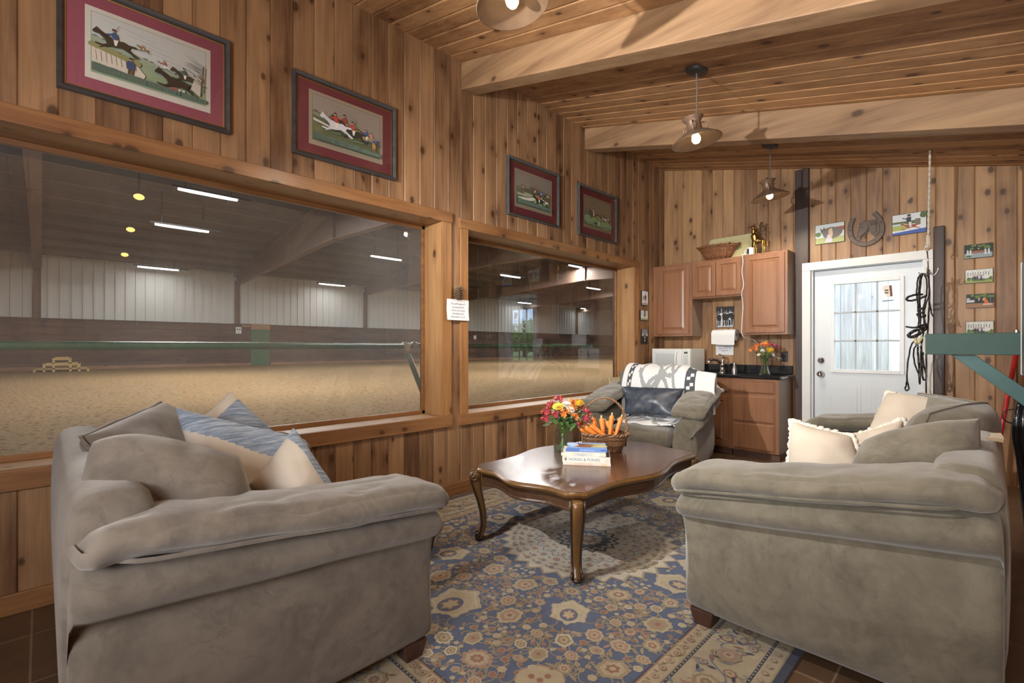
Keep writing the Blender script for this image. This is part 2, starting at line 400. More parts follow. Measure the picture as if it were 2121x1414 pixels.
# ceiling boards run down the slope
mb = MB(); y = -1.6; g = .011; k = 0
while y < 6.06:
    a, b = y, min(y+.138, 6.07); x0, x1 = -.02, 4.05
    vs = []
    for (yy, dz) in ((a, g), (a+g, 0), (b-g, 0), (b, g)):
        for xx in (x0, x1): vs.append((xx, yy, ceil_z(xx)+dz))
    mb.add(vs, [(0, 1, 3, 2), (2, 3, 5, 4), (4, 5, 7, 6)]); y += .138
mb.add([(x, y, ceil_z(x)+d) for d in (.009, .2) for (x, y) in ((-.3, -1.75), (4.15, -1.75), (4.15, 6.2), (-.3, 6.2))], [(0, 1, 2, 3), (4, 7, 6, 5), (0, 4, 5, 1), (1, 5, 6, 2), (2, 6, 7, 3), (3, 7, 4, 0)], 1)
struct(mb.build('ceiling', [W_CEIL, bpy.data.materials['rough_core']], recalc=False))
for y0 in (2.52, 4.245):
    mb = MB(); y1 = y0+.14
    x1 = rx(y1)-.005
    mb.add([(x, yy, ceil_z(x)-d) for x in (.003, x1) for yy in (y0, y1) for d in (.232, .002)], [(0, 1, 3, 2), (4, 6, 7, 5), (0, 4, 5, 1), (2, 3, 7, 6), (0, 2, 6, 4), (1, 5, 7, 3)])
    tag(mb.build('ceiling_beam', W_BEAM, bevel=.006, origin=(1.6, y0+.07, ceil_z(1.6)-.1)),
        'pale pine ceiling beam nearest the camera, running down from between the windows' if y0 < 3 else 'pale pine ceiling beam behind the middle hanging lamp, nearer the back wall', 'beam', 'ceiling beams')
# floor tiles
m, nt_, b_, o_ = mat_base('brown_floor_tile')
tc_ = node(nt_, 'ShaderNodeTexCoord')
mp = node(nt_, 'ShaderNodeMapping', {'Vector': tc_.outputs['Object'], 'Location': (.12, .03, 0)})
br = node(nt_, 'ShaderNodeTexBrick', {'Vector': mp.outputs[0], 'Scale': 1.0, 'Brick Width': .41, 'Row Height': .41, 'Mortar Size': .004, 'Color1': (.105, .06, .034, 1), 'Color2': (.135, .08, .047, 1), 'Mortar': (.22, .16, .11, 1)}, offset=0.0)
nz = node(nt_, 'ShaderNodeTexNoise', {'Vector': tc_.outputs['Object'], 'Scale': 9.0, 'Detail': 5.0})
setin(nt_, b_, col=mixc(nt_, .55, br.outputs[0], mixc(nt_, nz.outputs['Fac'], (.2, .2, .2), (.85, .85, .85)), 'OVERLAY'), rough=.38, normal=bump(nt_, math_(nt_, 'SUBTRACT', nz.outputs['Fac'], br.outputs['Fac']), .15, .004))
mb = MB(); mb.box(-.3, 4.1, -1.75, 6.2, -.12, 0.0)
struct(mb.build('floor', m))
# baseboard and window trim, left wall
mb = MB(); mb.box(0.001, .022, -1.59, 6.04, .0, .095); struct(mb.build('baseboard_left', W_TRIMY, bevel=.004))
def window(name, y0, y1, z0, z1, c_l, c_r, top_h, glass):
    t = struct(thing(name, '', '', (0, (y0+y1)/2, z0)))
    del t['label']; del t['category']
    O = t.location
    def put(nm, mb, mt, bev=.003): o = mb.build(nm, mt, t, bevel=bev, origin=O); return o
    D = -.235
    mb = MB(); mb.box(D, .004, y0-.02, y0, z0, z1); mb.box(D, .004, y1, y1+.02, z0, z1); put('side_jamb', mb, W_JAMB)
    mb = MB(); mb.box(D, .004, y0-.02, y1+.02, z1, z1+.02); put('head_jamb', mb, W_HEAD)
    mb = MB(); mb.box(D, .012, y0-.02, y1+.02, z0-.02, z0); put('sill', mb, wood('sill_wood_'+name, (.5, .33, .2), (.25, .14, .07), axis='y', normal='z', knots=.2, rough=.5, coat=0))
    mb = MB(); w_ = .03
    mb.box(D-.02, D+.012, y0, y0+w_, z0, z1); mb.box(D-.02, D+.012, y1-w_, y1, z0, z1); mb.box(D-.02, D+.012, y0, y1, z0, z0+w_); mb.box(D-.02, D+.012, y0, y1, z1-w_, z1)
    put('glazing_stop', mb, wood('stop_wood_'+name, (.3, .14, .05), (.11, .04, .012), axis='y', normal='x', knots=.1))
    mb = MB(); mb.add([(D-.004, y0+.01, z0+.01), (D-.004, y1-.01, z0+.01), (D-.004, y1-.01, z1-.01), (D-.004, y0+.01, z1-.01)], [(0, 1, 2, 3)])
    put('glass', mb, glass, 0)
    mb = MB(); ct = .024
    mb.box(.0, ct, y0-c_l, y1+c_r, z1, z1+top_h); put('head_casing', mb, W_TRIMY)
    mb = MB(); mb.box(.0, ct, y0-c_l, y1+c_r, z0-.095, z0); put('apron_casing', mb, W_TRIMY)
    mb = MB(); mb.box(.0, ct-.002, y1, y1+c_r-.01, z0, z1); put('side_casing', mb, W_TRIMZ)
    mb = MB(); mb.box(.0, ct-.002, y0-c_l+.01, y0, z0, z1); put('side_casing', mb, W_TRIMZ)
    return t
window('window_1', *W1, .1, .105, .085, M_GLASS1)
window('window_2', *W2, .09, .12, .085, M_GLASS2)
# dark posts at the back wall
for i, (x0, x1, z1) in enumerate(((1.60, 1.735, ceil_z(1.735)), (2.765, 2.845, 2.36))):
    mb = MB(); mb.box(x0, x1, 6.0, 6.052, 0, z1); struct(mb.build('trim_%d' % (i+1), W_DARK, bevel=.006))
# ------------------------------------------------------------------ door
t = struct(thing('door_1', '', '', (2.235, 6.1, 0))); del t['label']; del t['category']; O = t.location
def put(nm, mb, mt, bev=.003, par=None, **k): return mb.build(nm, mt, par or t, bevel=bev, origin=O if par is None else None, **k)
M_DOOR = plain('door_paint', (.62, .67, .71), .35, .04, 6); M_CAS = plain('casing_paint', (.70, .71, .70), .45, .07, 10)
mb = MB(); mb.box(1.675, 1.757, 5.985, 6.056, 0, 2.06); put('door_casing', mb, M_CAS, .004)
mb = MB(); mb.box(2.69, 2.766, 5.985, 6.056, 0, 2.06); put('door_casing', mb, M_CAS, .004)
mb = MB(); mb.box(1.675, 2.766, 5.983, 6.056, 2.06, 2.147); put('door_casing', mb, M_CAS, .004)
mb = MB(); mb.box(1.70, 1.775, 6.02, 6.19, 0, 2.06); mb.box(2.70, 2.742, 6.02, 6.19, 0, 2.06); mb.box(1.70, 2.742, 6.02, 6.19, 2.055, 2.09)
put('jamb', mb, plain('jamb_paint', (.6, .64, .68), .45, .08, 8))
GX = (1.965, 2.512); GZ = (.985, 1.892)
mb = MB(); S0, S1 = 1.777, 2.698
mb.box(S0, GX[0], 6.07, 6.11, .01, 2.05); mb.box(GX[1], S1, 6.07, 6.11, .01, 2.05); mb.box(GX[0], GX[1], 6.07, 6.11, .01, GZ[0]); mb.box(GX[0], GX[1], 6.07, 6.11, GZ[1], 2.05)
put('door_leaf', mb, M_DOOR, 0)
for (a, b) in ((1.93, 2.195), (2.285, 2.55)):
    mb = MB()
    for (e, yy) in ((0, 6.066), (.022, 6.071), (.03, 6.064)): pass
    zs = (.24, .83)
    mb.box(a, b, 6.066, 6.072, zs[0], zs[1]); mb.box(a+.03, b-.03, 6.062, 6.07, zs[0]+.03, zs[1]-.03)
    put('door_panel', mb, M_DOOR, .004)
mb = MB(); f = .035
for (a, b, c, d) in ((GX[0]-f, GX[0], GZ[0]-f, GZ[1]+f), (GX[1], GX[1]+f, GZ[0]-f, GZ[1]+f), (GX[0], GX[1], GZ[0]-f, GZ[0]), (GX[0], GX[1], GZ[1], GZ[1]+f)): mb.box(a, b, 6.052, 6.075, c, d)
for i in range(4):
    for xx in (GX[0]-f/2, GX[1]+f/2): mb.box(xx-.004, xx+.004, 6.049, 6.054, GZ[0]+.05+i*.26, GZ[0]+.058+i*.26)
put('lite_frame', mb, M_WHITE, .004)
mb = MB()
for i in (1, 2):
    xx = GX[0]+(GX[1]-GX[0])*i/3; mb.box(xx-.009, xx+.009, 6.075, 6.10, GZ[0], GZ[1])
    zz = GZ[0]+(GZ[1]-GZ[0])*i/3; mb.box(GX[0], GX[1], 6.075, 6.10, zz-.009, zz+.009)
put('muntins', mb, plain('muntin_grey', (.42, .45, .47), .5, .05), .002)
mb = MB(); mb.add([(GX[0], 6.09, GZ[0]), (GX[1], 6.09, GZ[0]), (GX[1], 6.09, GZ[1]), (GX[0], 6.09, GZ[1])], [(0, 1, 2, 3)]); put('glass', mb, M_GLASS3, 0)
for nm, zz, prof in (('deadbolt', 1.077, [(.0, 0), (.033, 0), (.034, .012), (.026, .02), (.012, .022), (.012, .036), (.0, .036)]),
                     ('door_knob', .93, [(.0, 0), (.033, 0), (.034, .01), (.018, .02), (.014, .034), (.026, .046), (.031, .06), (.026, .072), (.0, .076)])):
    mb = MB(); mb.M = Matrix.Translation((1.84, 6.07, zz)) @ Matrix.Rotation(PI/2, 4, 'X'); mb.lathe(prof, 20); put(nm, mb, M_CHROME, 0, smooth=True)
mb = MB(); mb.box(1.72, 2.74, 6.0, 6.2, 0.0, .02); put('threshold', mb, M_STEEL)
# sticker on the glass of the door
mb = MB()
mb.poly([(2.365, 6.088, 1.815), (2.385, 6.088, 1.85), (2.445, 6.088, 1.845), (2.452, 6.088, 1.735), (2.41, 6.088, 1.725)], 0)
mb.poly([(2.425, 6.087, 1.846), (2.446, 6.087, 1.845), (2.453, 6.087, 1.735), (2.435, 6.087, 1.73)], 1)
for z in (1.79, 1.765): mb.poly([(2.39, 6.087, z), (2.42, 6.087, z), (2.42, 6.087, z+.014), (2.39, 6.087, z+.014)], 1)
mb.poly([(2.37, 6.087, 1.685), (2.46, 6.087, 1.69), (2.46, 6.087, 1.698), (2.37, 6.087, 1.693)], 2)
tag(mb.build('sticker', [flat((.75, .72, .62)), flat((.14, .04, .03)), flat((.03, .03, .03))], recalc=False, origin=(2.41, 6.087, 1.77)), 'small cream and maroon sticker in the top right pane of the door', 'sticker')

# ------------------------------------------------------------------ outside the door
M_BARN = wood('whitewashed_boards', (.85, .83, .8), (.42, .39, .36), (.3, .27, .24), axis='z', normal='y', knots=.2, coat=0, rough=.8)
mb = MB(); x = .3
random.seed(3)
while x < 3.0:
    b = x+random.uniform(.14, .2); mb.box(x, b-.006, 8.0, 8.03+random.random()*.006, .0, 3.2); x = b
tag(mb.build('barn_siding', M_BARN, origin=(1.6, 8, 0)), 'whitewashed upright board siding outside, seen through the door glass', 'siding')
mb = MB(); mb.box(-60, 140, 6.25, 160, -.2, -.08); struct(mb.build('ground', plain('grass_green', (.12, .22, .05), .9, .4, 3)))
def tree(x, y, h, r, sd, lab):
    t = thing('tree', lab, 'tree', (x, y, -.1), group='trees beyond the door')
    mb = MB(); mb.tube([(0, 0, 0), (.1, 0, h*.4), (0, .1, h*.75)], [.22, .16, .08], 8); mb.build('trunk', plain('bark', (.1, .07, .05), .9), t)
    random.seed(sd); mb = MB()
    for i in range(2600):
        p = noise.random_unit_vector()*(random.random()**.4); p = V(p.x*r, p.y*r, p.z*h*.42+h*.6)
        k = 1+.35*noise.noise(p*.6+V(sd, 0, 0)); p = V(p.x*k, p.y*k, p.z)
        a = noise.random_unit_vector()*.26; b = noise.random_unit_vector()*.26
        mb.add([p, p+a, p+a+b, p+b], [(0, 1, 2, 3)])
    mb.build('foliage', plain('leaf_green', (.15, .30, .05), .7, .5, 1.5), t, recalc=False)
noise.seed_set(5)
tree(36, 47, 4.4, 3.4, 1, 'round bushy green tree nearest the door')
tree(44, 52, 5.4, 4.2, 2, 'taller green tree standing behind the bushy one')
tree(40.5, 46, 3.6, 3.0, 3, 'small green tree left of the bushy one')

# ------------------------------------------------------------------ riding arena beyond the windows
AZ = .42; AX = -20.2; EZ = 4.47
def roof_z(x): return EZ+.145*min(x-AX, -.35-x)
M_SAND, nt_, b_, o_ = mat_base('arena_sand')
tc_ = node(nt_, 'ShaderNodeTexCoord')
n1 = node(nt_, 'ShaderNodeTexNoise', {'Vector': tc_.outputs['Object'], 'Scale': 14.0, 'Detail': 5.0, 'Roughness': .7})
n2 = node(nt_, 'ShaderNodeTexVoronoi', {'Vector': tc_.outputs['Object'], 'Scale': 11.0})
n3 = node(nt_, 'ShaderNodeTexNoise', {'Vector': tc_.outputs['Object'], 'Scale': .5, 'Detail': 3.0})
wv = node(nt_, 'ShaderNodeTexWave', {'Vector': tc_.outputs['Object'], 'Scale': 3.2, 'Distortion': 1.5, 'Detail': 2.0, 'Detail Scale': 2.0})
pit = node(nt_, 'ShaderNodeMapRange', {'Value': n2.outputs['Distance'], 'From Min': .08, 'From Max': .34}).outputs[0]
c = mixc(nt_, n1.outputs['Fac'], (.15, .095, .046), (.40, .275, .145))
c = mixc(nt_, pit, mixc(nt_, .8, c, (.06, .035, .018)), c)  # pits coloured darker to stand in for their shade
h = math_(nt_, 'ADD', math_(nt_, 'MULTIPLY', n1.outputs['Fac'], .9), math_(nt_, 'MULTIPLY', pit, .5))
h = math_(nt_, 'ADD', h, math_(nt_, 'MULTIPLY', wv.outputs['Fac'], .35))
setin(nt_, b_, col=c, rough=.95, spec=.1, normal=bump(nt_, h, .9, .06))
mb = MB(); mb.box(AX-.1, -.30, -8, 50, AZ-.3, AZ); tag(struct(mb.build('arena_floor', M_SAND)), 'raked tan sand covering the riding arena floor', 'sand')
# kick boards: horizontal dark planks
W_KICK = wood('kick_board', (.13, .082, .064), (.05, .03, .025), axis='y', normal='x', knots=.2, coat=.05, rough=.7)
n = 7; ph = 1.78/n; KX = AX+.15
for nm, ya, yz in (('wall_arena_kickboard_left', -8.0, 6.62), ('wall_arena_kickboard_right', 7.40, 50)):
    mb = MB()
    for i in range(n):
        y = ya
        while y < yz:
            y1 = min(y+3.05+.4*(i % 3 == 1 and y == ya), yz); mb.box(KX, KX+.05, y, y1-.004, AZ+i*ph, AZ+(i+1)*ph-.006); y = y1
    mb.box(AX+.02, KX+.09, ya, yz, AZ+1.78, AZ+1.82); mb.box(AX+.135, KX, ya, yz, AZ, AZ+1.78)
    struct(mb.build(nm, W_KICK))
mb = MB(); mb.box(KX+.05, KX+.12, -8, 6.6, AZ, AZ+.12); mb.box(KX+.05, KX+.12, 7.42, 50, AZ, AZ+.12)
struct(mb.build('trim_3', wood('kick_sill', (.35, .2, .12), (.18, .09, .05), axis='y', normal='x', knots=.2)))
# ribbed white metal cladding
M_METAL = plain('cladding_white', (.60, .62, .61), .45, .05, 2)
mb = MB(); pts = []
y = -8.0
while y < 50.0:
    pts += [(AX, y), (AX, y+.215), (AX+.03, y+.225), (AX+.03, y+.29), (AX, y+.30)]; y += .305
mb.loft([[(p[0], p[1], AZ+1.6) for p in pts], [(p[0], p[1], EZ+.02) for p in pts]], False, closed=False)
struct(mb.build('wall_arena_far', M_METAL, recalc=False))
mb = MB(); mb.box(AX-.1, -.3, 50, 50.2, AZ, 6.5); struct(mb.build('wall_arena_end', M_METAL))
mb = MB(); mb.box(AX-.1, -.3, -8.2, -8, AZ, 6.5); struct(mb.build('wall_arena_start', M_METAL))
mb = MB(); mb.box(-.36, -.31, -8, 50, 2.3, 4.7); mb.box(-.36, -.31, 6.2, 50, AZ, 2.3); mb.box(-.36, -.31, -8, -1.6, AZ, 2.3); struct(mb.build('wall_arena_near', W_KICK))
# roof deck with purlins
M_ROOF = plain('roof_deck', (.085, .078, .072), .8, .25, 3); M_PURL = plain('purlin_grey', (.16, .145, .13), .7, .2, 3)
mb = MB(); xm = (AX-.35)/2
for (a, b) in ((AX-.1, xm), (xm, -.3)):
    mb.add([(a, -8, roof_z(a)), (b, -8, roof_z(b)), (b, 50, roof_z(b)), (a, 50, roof_z(a)), (a, -8, roof_z(a)+.1), (b, -8, roof_z(b)+.1), (b, 50, roof_z(b)+.1), (a, 50, roof_z(a)+.1)], [(0, 3, 2, 1), (4, 5, 6, 7)])
x = AX+.7
while x < -.6:
    z = roof_z(x); mb.box(x, x+.06, -8, 50, z-.16, z, 1); x += 1.05
struct(mb.build('ceiling_arena', [M_ROOF, M_PURL], recalc=False))
# steel frames: post and tapered rafter, one thing per bay
M_RUST = plain('primer_brown_steel', (.155, .10, .075), .6, .2, 4)
places = ['at the left end of the big window', 'right of the sign with the letter M', 'third from the left', 'seen at the top of the second window', 'deep in the arena, fifth from the left', 'deep in the arena, sixth from the left', 'deep in the arena, seventh from the left', 'farthest from the windows']
for k in range(8):
    y = (.05 if k else -.1)+6.05*k
    t = thing('steel_frame', 'brown tapered steel rafter on a slim post, '+places[k], 'steel frame', (AX, y, AZ), group='steel frames of the arena')
    mb = MB(); mb.box(.03, .13, -.09, -.075, 0, EZ-AZ-.35); mb.box(.03, .13, .075, .09, 0, EZ-AZ-.35); mb.box(.075, .085, -.08, .08, 0, EZ-AZ-.35); mb.build('post', M_RUST, t)
    mb = MB()
    L = -.36-AX; bot = []
    for i in range(11):
        q = L*i/10; dist = min(q, L-q)
        zt = roof_z(AX+q)-.17-AZ; zb = zt-.34-.105*dist
        bot.append((q+.02, zt, zb))
    for i in range(10):
        a, b = bot[i], bot[i+1]
        for (ya, yb, za, zb2) in ((-.012, .012, 0, 0),):
            mb.add([(a[0], ya, a[1]), (a[0], ya, a[2]), (b[0], ya, b[2]), (b[0], ya, b[1]), (a[0], yb, a[1]), (a[0], yb, a[2]), (b[0], yb, b[2]), (b[0], yb, b[1])], [(0, 1, 2, 3), (4, 7, 6, 5), (0, 4, 5, 1), (2, 6, 7, 3)])
        for j in (1, 2):
            mb.add([(a[0], -.11, a[j]), (a[0], .11, a[j]), (b[0], .11, b[j]), (b[0], -.11, b[j]), (a[0], -.11, a[j]+.02), (a[0], .11, a[j]+.02), (b[0], .11, b[j]+.02), (b[0], -.11, b[j]+.02)], [(0, 1, 2, 3), (4, 7, 6, 5), (0, 4, 5, 1), (1, 5, 6, 2), (2, 6, 7, 3), (3, 7, 4, 0)])
    for q in (3.2, 6.4, 9.9, 13, 16.5):
        i = min(9, int(q/L*10)); mb.box(q, q+.015, -.1, .1, bot[i][2]+.02, bot[i][1])
    mb.build('rafter', M_RUST, t)
# long LED battens
M_TUBE = emis('led_tube', (1, .99, .95), 3.0)
led = [(-10.5, 2.95, 5.0, 'topmost in the big window'), (-10.55, 17.9, 5.0, 'highest one in the second window'), (-13.0, 2.85, 4.6, 'second from top in the big window'), (-13.0, 9.3, 4.6, 'upper one near the right edge of the big window'),
       (-13.0, 15.9, 4.6, 'leftmost in the second window'), (-13.0, 22.6, 4.6, 'right of the middle in the second window'), (-19.3, 3.19, 4.24, 'lowest at the left of the big window'), (-19.3, 10.0, 4.24, 'lowest near the right of the big window'), (-19.3, 23.45, 4.24, 'above the reflected panes in the second window'), (-19.3, 30.4, 4.24, 'lowest one in the second window')]
led += [(-6.0, 3.0, 5.0, 'added unseen above the big window to light the sand'), (-6.0, 10.0, 5.0, 'added unseen above the pillar between the windows to light the sand'), (-6.0, 17.0, 5.0, 'added unseen above the second window to light the sand'), (-6.0, 25.5, 5.0, 'added unseen beyond the second window to light the far end'), (-6.0, 34.0, 5.0, 'added unseen farthest down the arena to light the far end')]  # added battens out of view, to even the light on the sand
for (x, y, z, lb) in led:
    t = thing('led_batten', 'white LED batten in the arena, '+lb, 'ceiling light', (x, y, z), group='LED battens in the arena')
    mb = MB(); mb.box(-.05, .05, -.75, .95, .02, .07); mb.box(-.008, .008, -.5, -.48, .07, roof_z(x)-z); mb.box(-.008, .008, .48, .5, .07, roof_z(x)-z); mb.build('housing', M_BLACK, t)
    mb = MB(); mb.soft((0, 0, 0), (.055, .64, .035), .03, 4); mb.build('tube', M_TUBE, t, smooth=True)
    lamp('batten_light', 'AREA', (0, 0, -.06), 18 if x < -19 else 150 if x < -12 else 250 if x < -8 else 400, (1, .98, .94), .12, None, t, 1.25)
# things along the far wall
t = thing('letter_sign', 'small white sign lettered M left of the green arena gate', 'sign', (KX+.0505, 6.12, 1.96))
mb = MB(); mb.box(0, .012, -.11, .11, -.14, .14); mb.build('plate', M_PAPER, t)
mb = MB()
for (a, b) in (((-.06, -.03), (-.06, .09)), ((-.06, .09), (0, .01)), ((0, .01), (.06, .09)), ((.06, .09), (.06, -.03))):
    mb.tube([(.014, a[0], a[1]), (.014, b[0], b[1])], .011, 4)
mb.tube([(.014, -.02, -.08), (.014, .02, -.08)], .02, 4); mb.build('lettering', M_BLACK, t)
t = thing('gate', 'green painted gate set in the dark kick boards of the arena', 'gate', (KX, 7.01, AZ))
mb = MB(); mb.box(.0, .045, -.389, .389, .0, 1.6); mb.build('leaf', plain('gate_green', (.05, .13, .065), .6, .15, 5), t, bevel=.004)
mb = MB(); mb.box(-.02, .07, -.39, .39, 1.6, 1.84); mb.box(-.02, .07, -.75, -.4, 1.7, 1.84); mb.build('lintel', wood('lintel_wood', (.4, .22, .1), (.2, .1, .05), axis='y', normal='x'), t)
W_PALE = wood('raw_timber', (.62, .46, .2), (.42, .28, .1), axis='y', normal='x', knots=.4, coat=0)
t = thing('mounting_block', 'pale timber stepped mounting block standing on the sand by the far wall', 'mounting block', (AX+1.6, .48, AZ))
for (h, w_) in ((.12, .66), (.3, .44), (.48, .22)):
    mb = MB(); mb.box(-.3, .3, -w_, w_, h-.035, h); mb.build('tread', W_PALE, t)
for yy in (-.64, -.42, -.2, .2, .42, .64):
    h = .12 if abs(yy) > .5 else .3 if abs(yy) > .3 else .48
    for a in (.24, -.3): mb = MB(); mb.box(a, a+.06, yy-.03, yy+.03, 0, h); mb.build('post', W_PALE, t)
for (w_, z0, z1) in ((.44, .2, .26), (.22, .38, .44)): mb = MB(); mb.box(.25, .29, -w_, w_, z0, z1); mb.build('rail', W_PALE, t)
# warm bulbs hanging in a row across the arena
M_WARM = emis('warm_bulb', (1, .5, .14), 2.0)
for (x, y, z, lb) in ((-11.3, 1.67, 4.84, 'orange glowing bulb under the arena roof, highest of the three'), (-15.5, 1.95, 4.84, 'orange glowing bulb under the arena roof, middle of the three'), (-19.0, 2.15, 4.58, 'orange glowing bulb under the arena roof, lowest of the three')):
    t = thing('hanging_bulb', lb, 'lamp', (x, y, z), group='orange bulbs in the arena')
    mb = MB(); mb.ball((0, 0, 0), (.11, .11, .07), 12, 8); mb.build('bulb', M_WARM, t, smooth=True)
    mb = MB(); mb.tube([(0, 0, .06), (0, 0, max(.1, roof_z(x)-z-.01))], .015, 6); mb.build('drop_cord', M_BLACK, t)
for (y, lb, h) in ((17.2, 'white notice board on the dark boards at the left of the second window', .22), (19.6, 'small white letter plate on the dark boards in the second window', .12), (39.0, 'small white letter plate far down the arena wall', .12)):
    mb = MB(); mb.box(KX+.0505, KX+.065, y-h*.9, y+h*.9, 1.85-h, 1.85+h); tag(mb.build('wall_notice', M_PAPER, origin=(KX+.05, y, 1.85)), lb, 'sign')
# green pipe rail outside the big window
M_PIPE = plain('pipe_green', (.035, .14, .085), .35, .3, 30)
t = thing('pipe_rail', 'worn green metal pipe rail running just outside the windows', 'rail', (-.62, 2.4, AZ))
mb = MB(); mb.tube([(0, -6, 1.23-AZ), (0, -.03, 1.23-AZ)], .026, 12); mb.build('rail', M_PIPE, t, smooth=True)
mb = MB(); mb.tube([(0, .03, 1.235-AZ), (0, 10, 1.235-AZ)], .026, 12); mb.build('rail', M_PIPE, t, smooth=True)
mb = MB(); mb.tube([(0, -.06, 1.23-AZ), (0, .0, 1.23-AZ)], .036, 12); mb.tube([(0, .04, 1.235-AZ), (0, .085, 1.235-AZ)], .036, 12); mb.tube([(0, -.03, 1.23-AZ), (0, .0, 1.17-AZ)], .034, 12)
mb.build('tee_joint', plain('joint_white', (.55, .55, .5), .5, .2), t, smooth=True)
mb = MB(); mb.tube([(0, -.02, 1.19-AZ), (.02, .31, 0.0)], .025, 12); mb.build('brace', plain('pipe_worn', (.2, .42, .33), .4, .4, 40), t, smooth=True)
# ------------------------------------------------------------------ flat art helper (prints, photographs, labels)
class Art:
    def __init__(s, o, r, u, n): s.o, s.r, s.u, s.n = Vector(o), Vector(r), Vector(u), Vector(n); s.mb = MB(); s.mats = []; s.cols = {}; s.l = 0
    def mi(s, col):
        if col not in s.cols: s.cols[col] = len(s.mats); s.mats.append(flat(col))
        return s.cols[col]
    def P(s, p, l): return s.o+s.r*p[0]+s.u*p[1]+s.n*(.0004+.00012*l)
    def poly(s, pts, col, x=0, y=0, k=1.0, flip=False):
        s.l += 1; f = -1 if flip else 1
        s.mb.add([s.P((x+f*k*p[0], y+k*p[1]), s.l) for p in pts], [tuple(range(len(pts)))], s.mi(col))
    def rect(s, x0, x1, y0, y1, col): s.poly([(x0, y0), (x1, y0), (x1, y1), (x0, y1)], col)
    def disc(s, x, y, r, col, ry=None, n=14): s.poly([(x+r*math.cos(2*PI*i/n), y+(ry or r)*math.sin(2*PI*i/n)) for i in range(n)], col)
    def blob(s, x, y, r, ry, col, sd=0, n=22, a=.25):
        s.poly([(x+r*math.cos(t)*(1+a*noise.noise(V(math.cos(t)*1.7+sd, math.sin(t)*1.7, sd*.7))), y+ry*math.sin(t)*(1+a*noise.noise(V(math.cos(t)*2.3, math.sin(t)*2.3+sd, 3.1)))) for t in (2*PI*i/n for i in range(n))], col)
    def line(s, a, b, w, col):
        d = Vector((b[0]-a[0], b[1]-a[1])); p = Vector((-d.y, d.x)).normalized()*w/2
        s.poly([(a[0]+p.x, a[1]+p.y), (b[0]+p.x, b[1]+p.y), (b[0]-p.x, b[1]-p.y), (a[0]-p.x, a[1]-p.y)], col)
    def text(s, body, size, x, y, col, align='CENTER', sx=1.0, shear=0.0, bold=0.0):
        c = bpy.data.curves.new('lettering', 'FONT'); c.body = body; c.size = size; c.align_x = align; c.fill_mode = 'FRONT'; c.shear = shear; c.offset = bold
        ob = bpy.data.objects.new('lettering', c); COL.objects.link(ob)
        bpy.context.view_layer.update()
        me = ob.evaluated_get(bpy.context.evaluated_depsgraph_get()).to_mesh()
        s.l += 1
        s.mb.add([s.P((x+v.co.x*sx, y+v.co.y), s.l) for v in me.vertices], [tuple(p.vertices) for p in me.polygons], s.mi(col))
        bpy.data.objects.remove(ob); bpy.data.curves.remove(c)
    def build(s, name, parent=None, origin=None): return s.mb.build(name, s.mats, parent, origin=origin, recalc=False)
HORSE = [(-.50, .19), (-.45, .26), (-.41, .32), (-.39, .27), (-.27, .21), (-.14, .15), (0, .11), (.14, .14), (.23, .10), (.40, .11), (.43, .06), (.27, .04), (.25, -.03), (.36, -.10), (.47, -.17), (.44, -.20), (.32, -.14), (.20, -.09), (.10, -.05), (-.05, -.09), (-.12, -.09), (-.28, -.16), (-.44, -.13), (-.45, -.09), (-.29, -.10), (-.21, -.05), (-.24, .04), (-.36, .14), (-.44, .14), (-.49, .15)]
JACKET = [(-.06, .11), (-.12, .2), (-.09, .29), (-.04, .31), (.01, .25), (.02, .12)]
BREECH = [(-.08, .14), (-.05, -.03), (-.01, -.04), (.03, .13)]
def horse(A, x, y, k, col, coat=None, flip=False, dark=(.03, .02, .015)):
    A.poly(HORSE, col, x, y, k, flip)
    f = -1 if flip else 1
    A.line((x+f*.22*k, y-.05*k), (x+f*.40*k, y-.22*k), .02*k, dark); A.line((x-f*.16*k, y-.08*k), (x-f*.36*k, y-.2*k), .018*k, dark)
    A.poly([(-.39, .27), (-.27, .21), (-.15, .15), (-.2, .13), (-.32, .19)], dark, x, y, k, flip)
    if coat:
        A.poly(BREECH, (.75, .73, .68), x, y, k, flip); A.poly(JACKET, coat, x, y, k, flip)
        A.line((x-f*.08*k, y+.25*k), (x-f*.22*k, y+.19*k), .035*k, coat); A.disc(x-f*.075*k, y+.345*k, .035*k, (.5, .3, .2)); A.disc(x-f*.07*k, y+.37*k, .036*k, (.02, .02, .03), .024*k)
def standing(A, x, y, k, col=(.03, .04, .1), legs=(.05, .05, .06), skin=(.5, .3, .2), hat=(.02, .02, .03)):
    A.poly([(-.12, 0), (-.1, .5), (.0, .52), (.14, .48), (.1, 0), (.03, 0), (.02, .38), (-.03, .38), (-.04, 0)], legs, x, y, k)
    A.poly([(-.14, .42), (-.17, .75), (-.08, .84), (.1, .84), (.18, .72), (.16, .42)], col, x, y, k)
    A.disc(x+.01*k, y+.92*k, .075*k, skin); A.disc(x+.01*k, y+.965*k, .08*k, hat, .05*k)
M_FRAME = wood('frame_black_wood', (.075, .075, .08), (.025, .025, .028), axis='y', normal='x', knots=0.0, rough=.35)
M_GOLD = plain('gilt_line', (.45, .29, .1), .35, .3, 200, metal=.6)
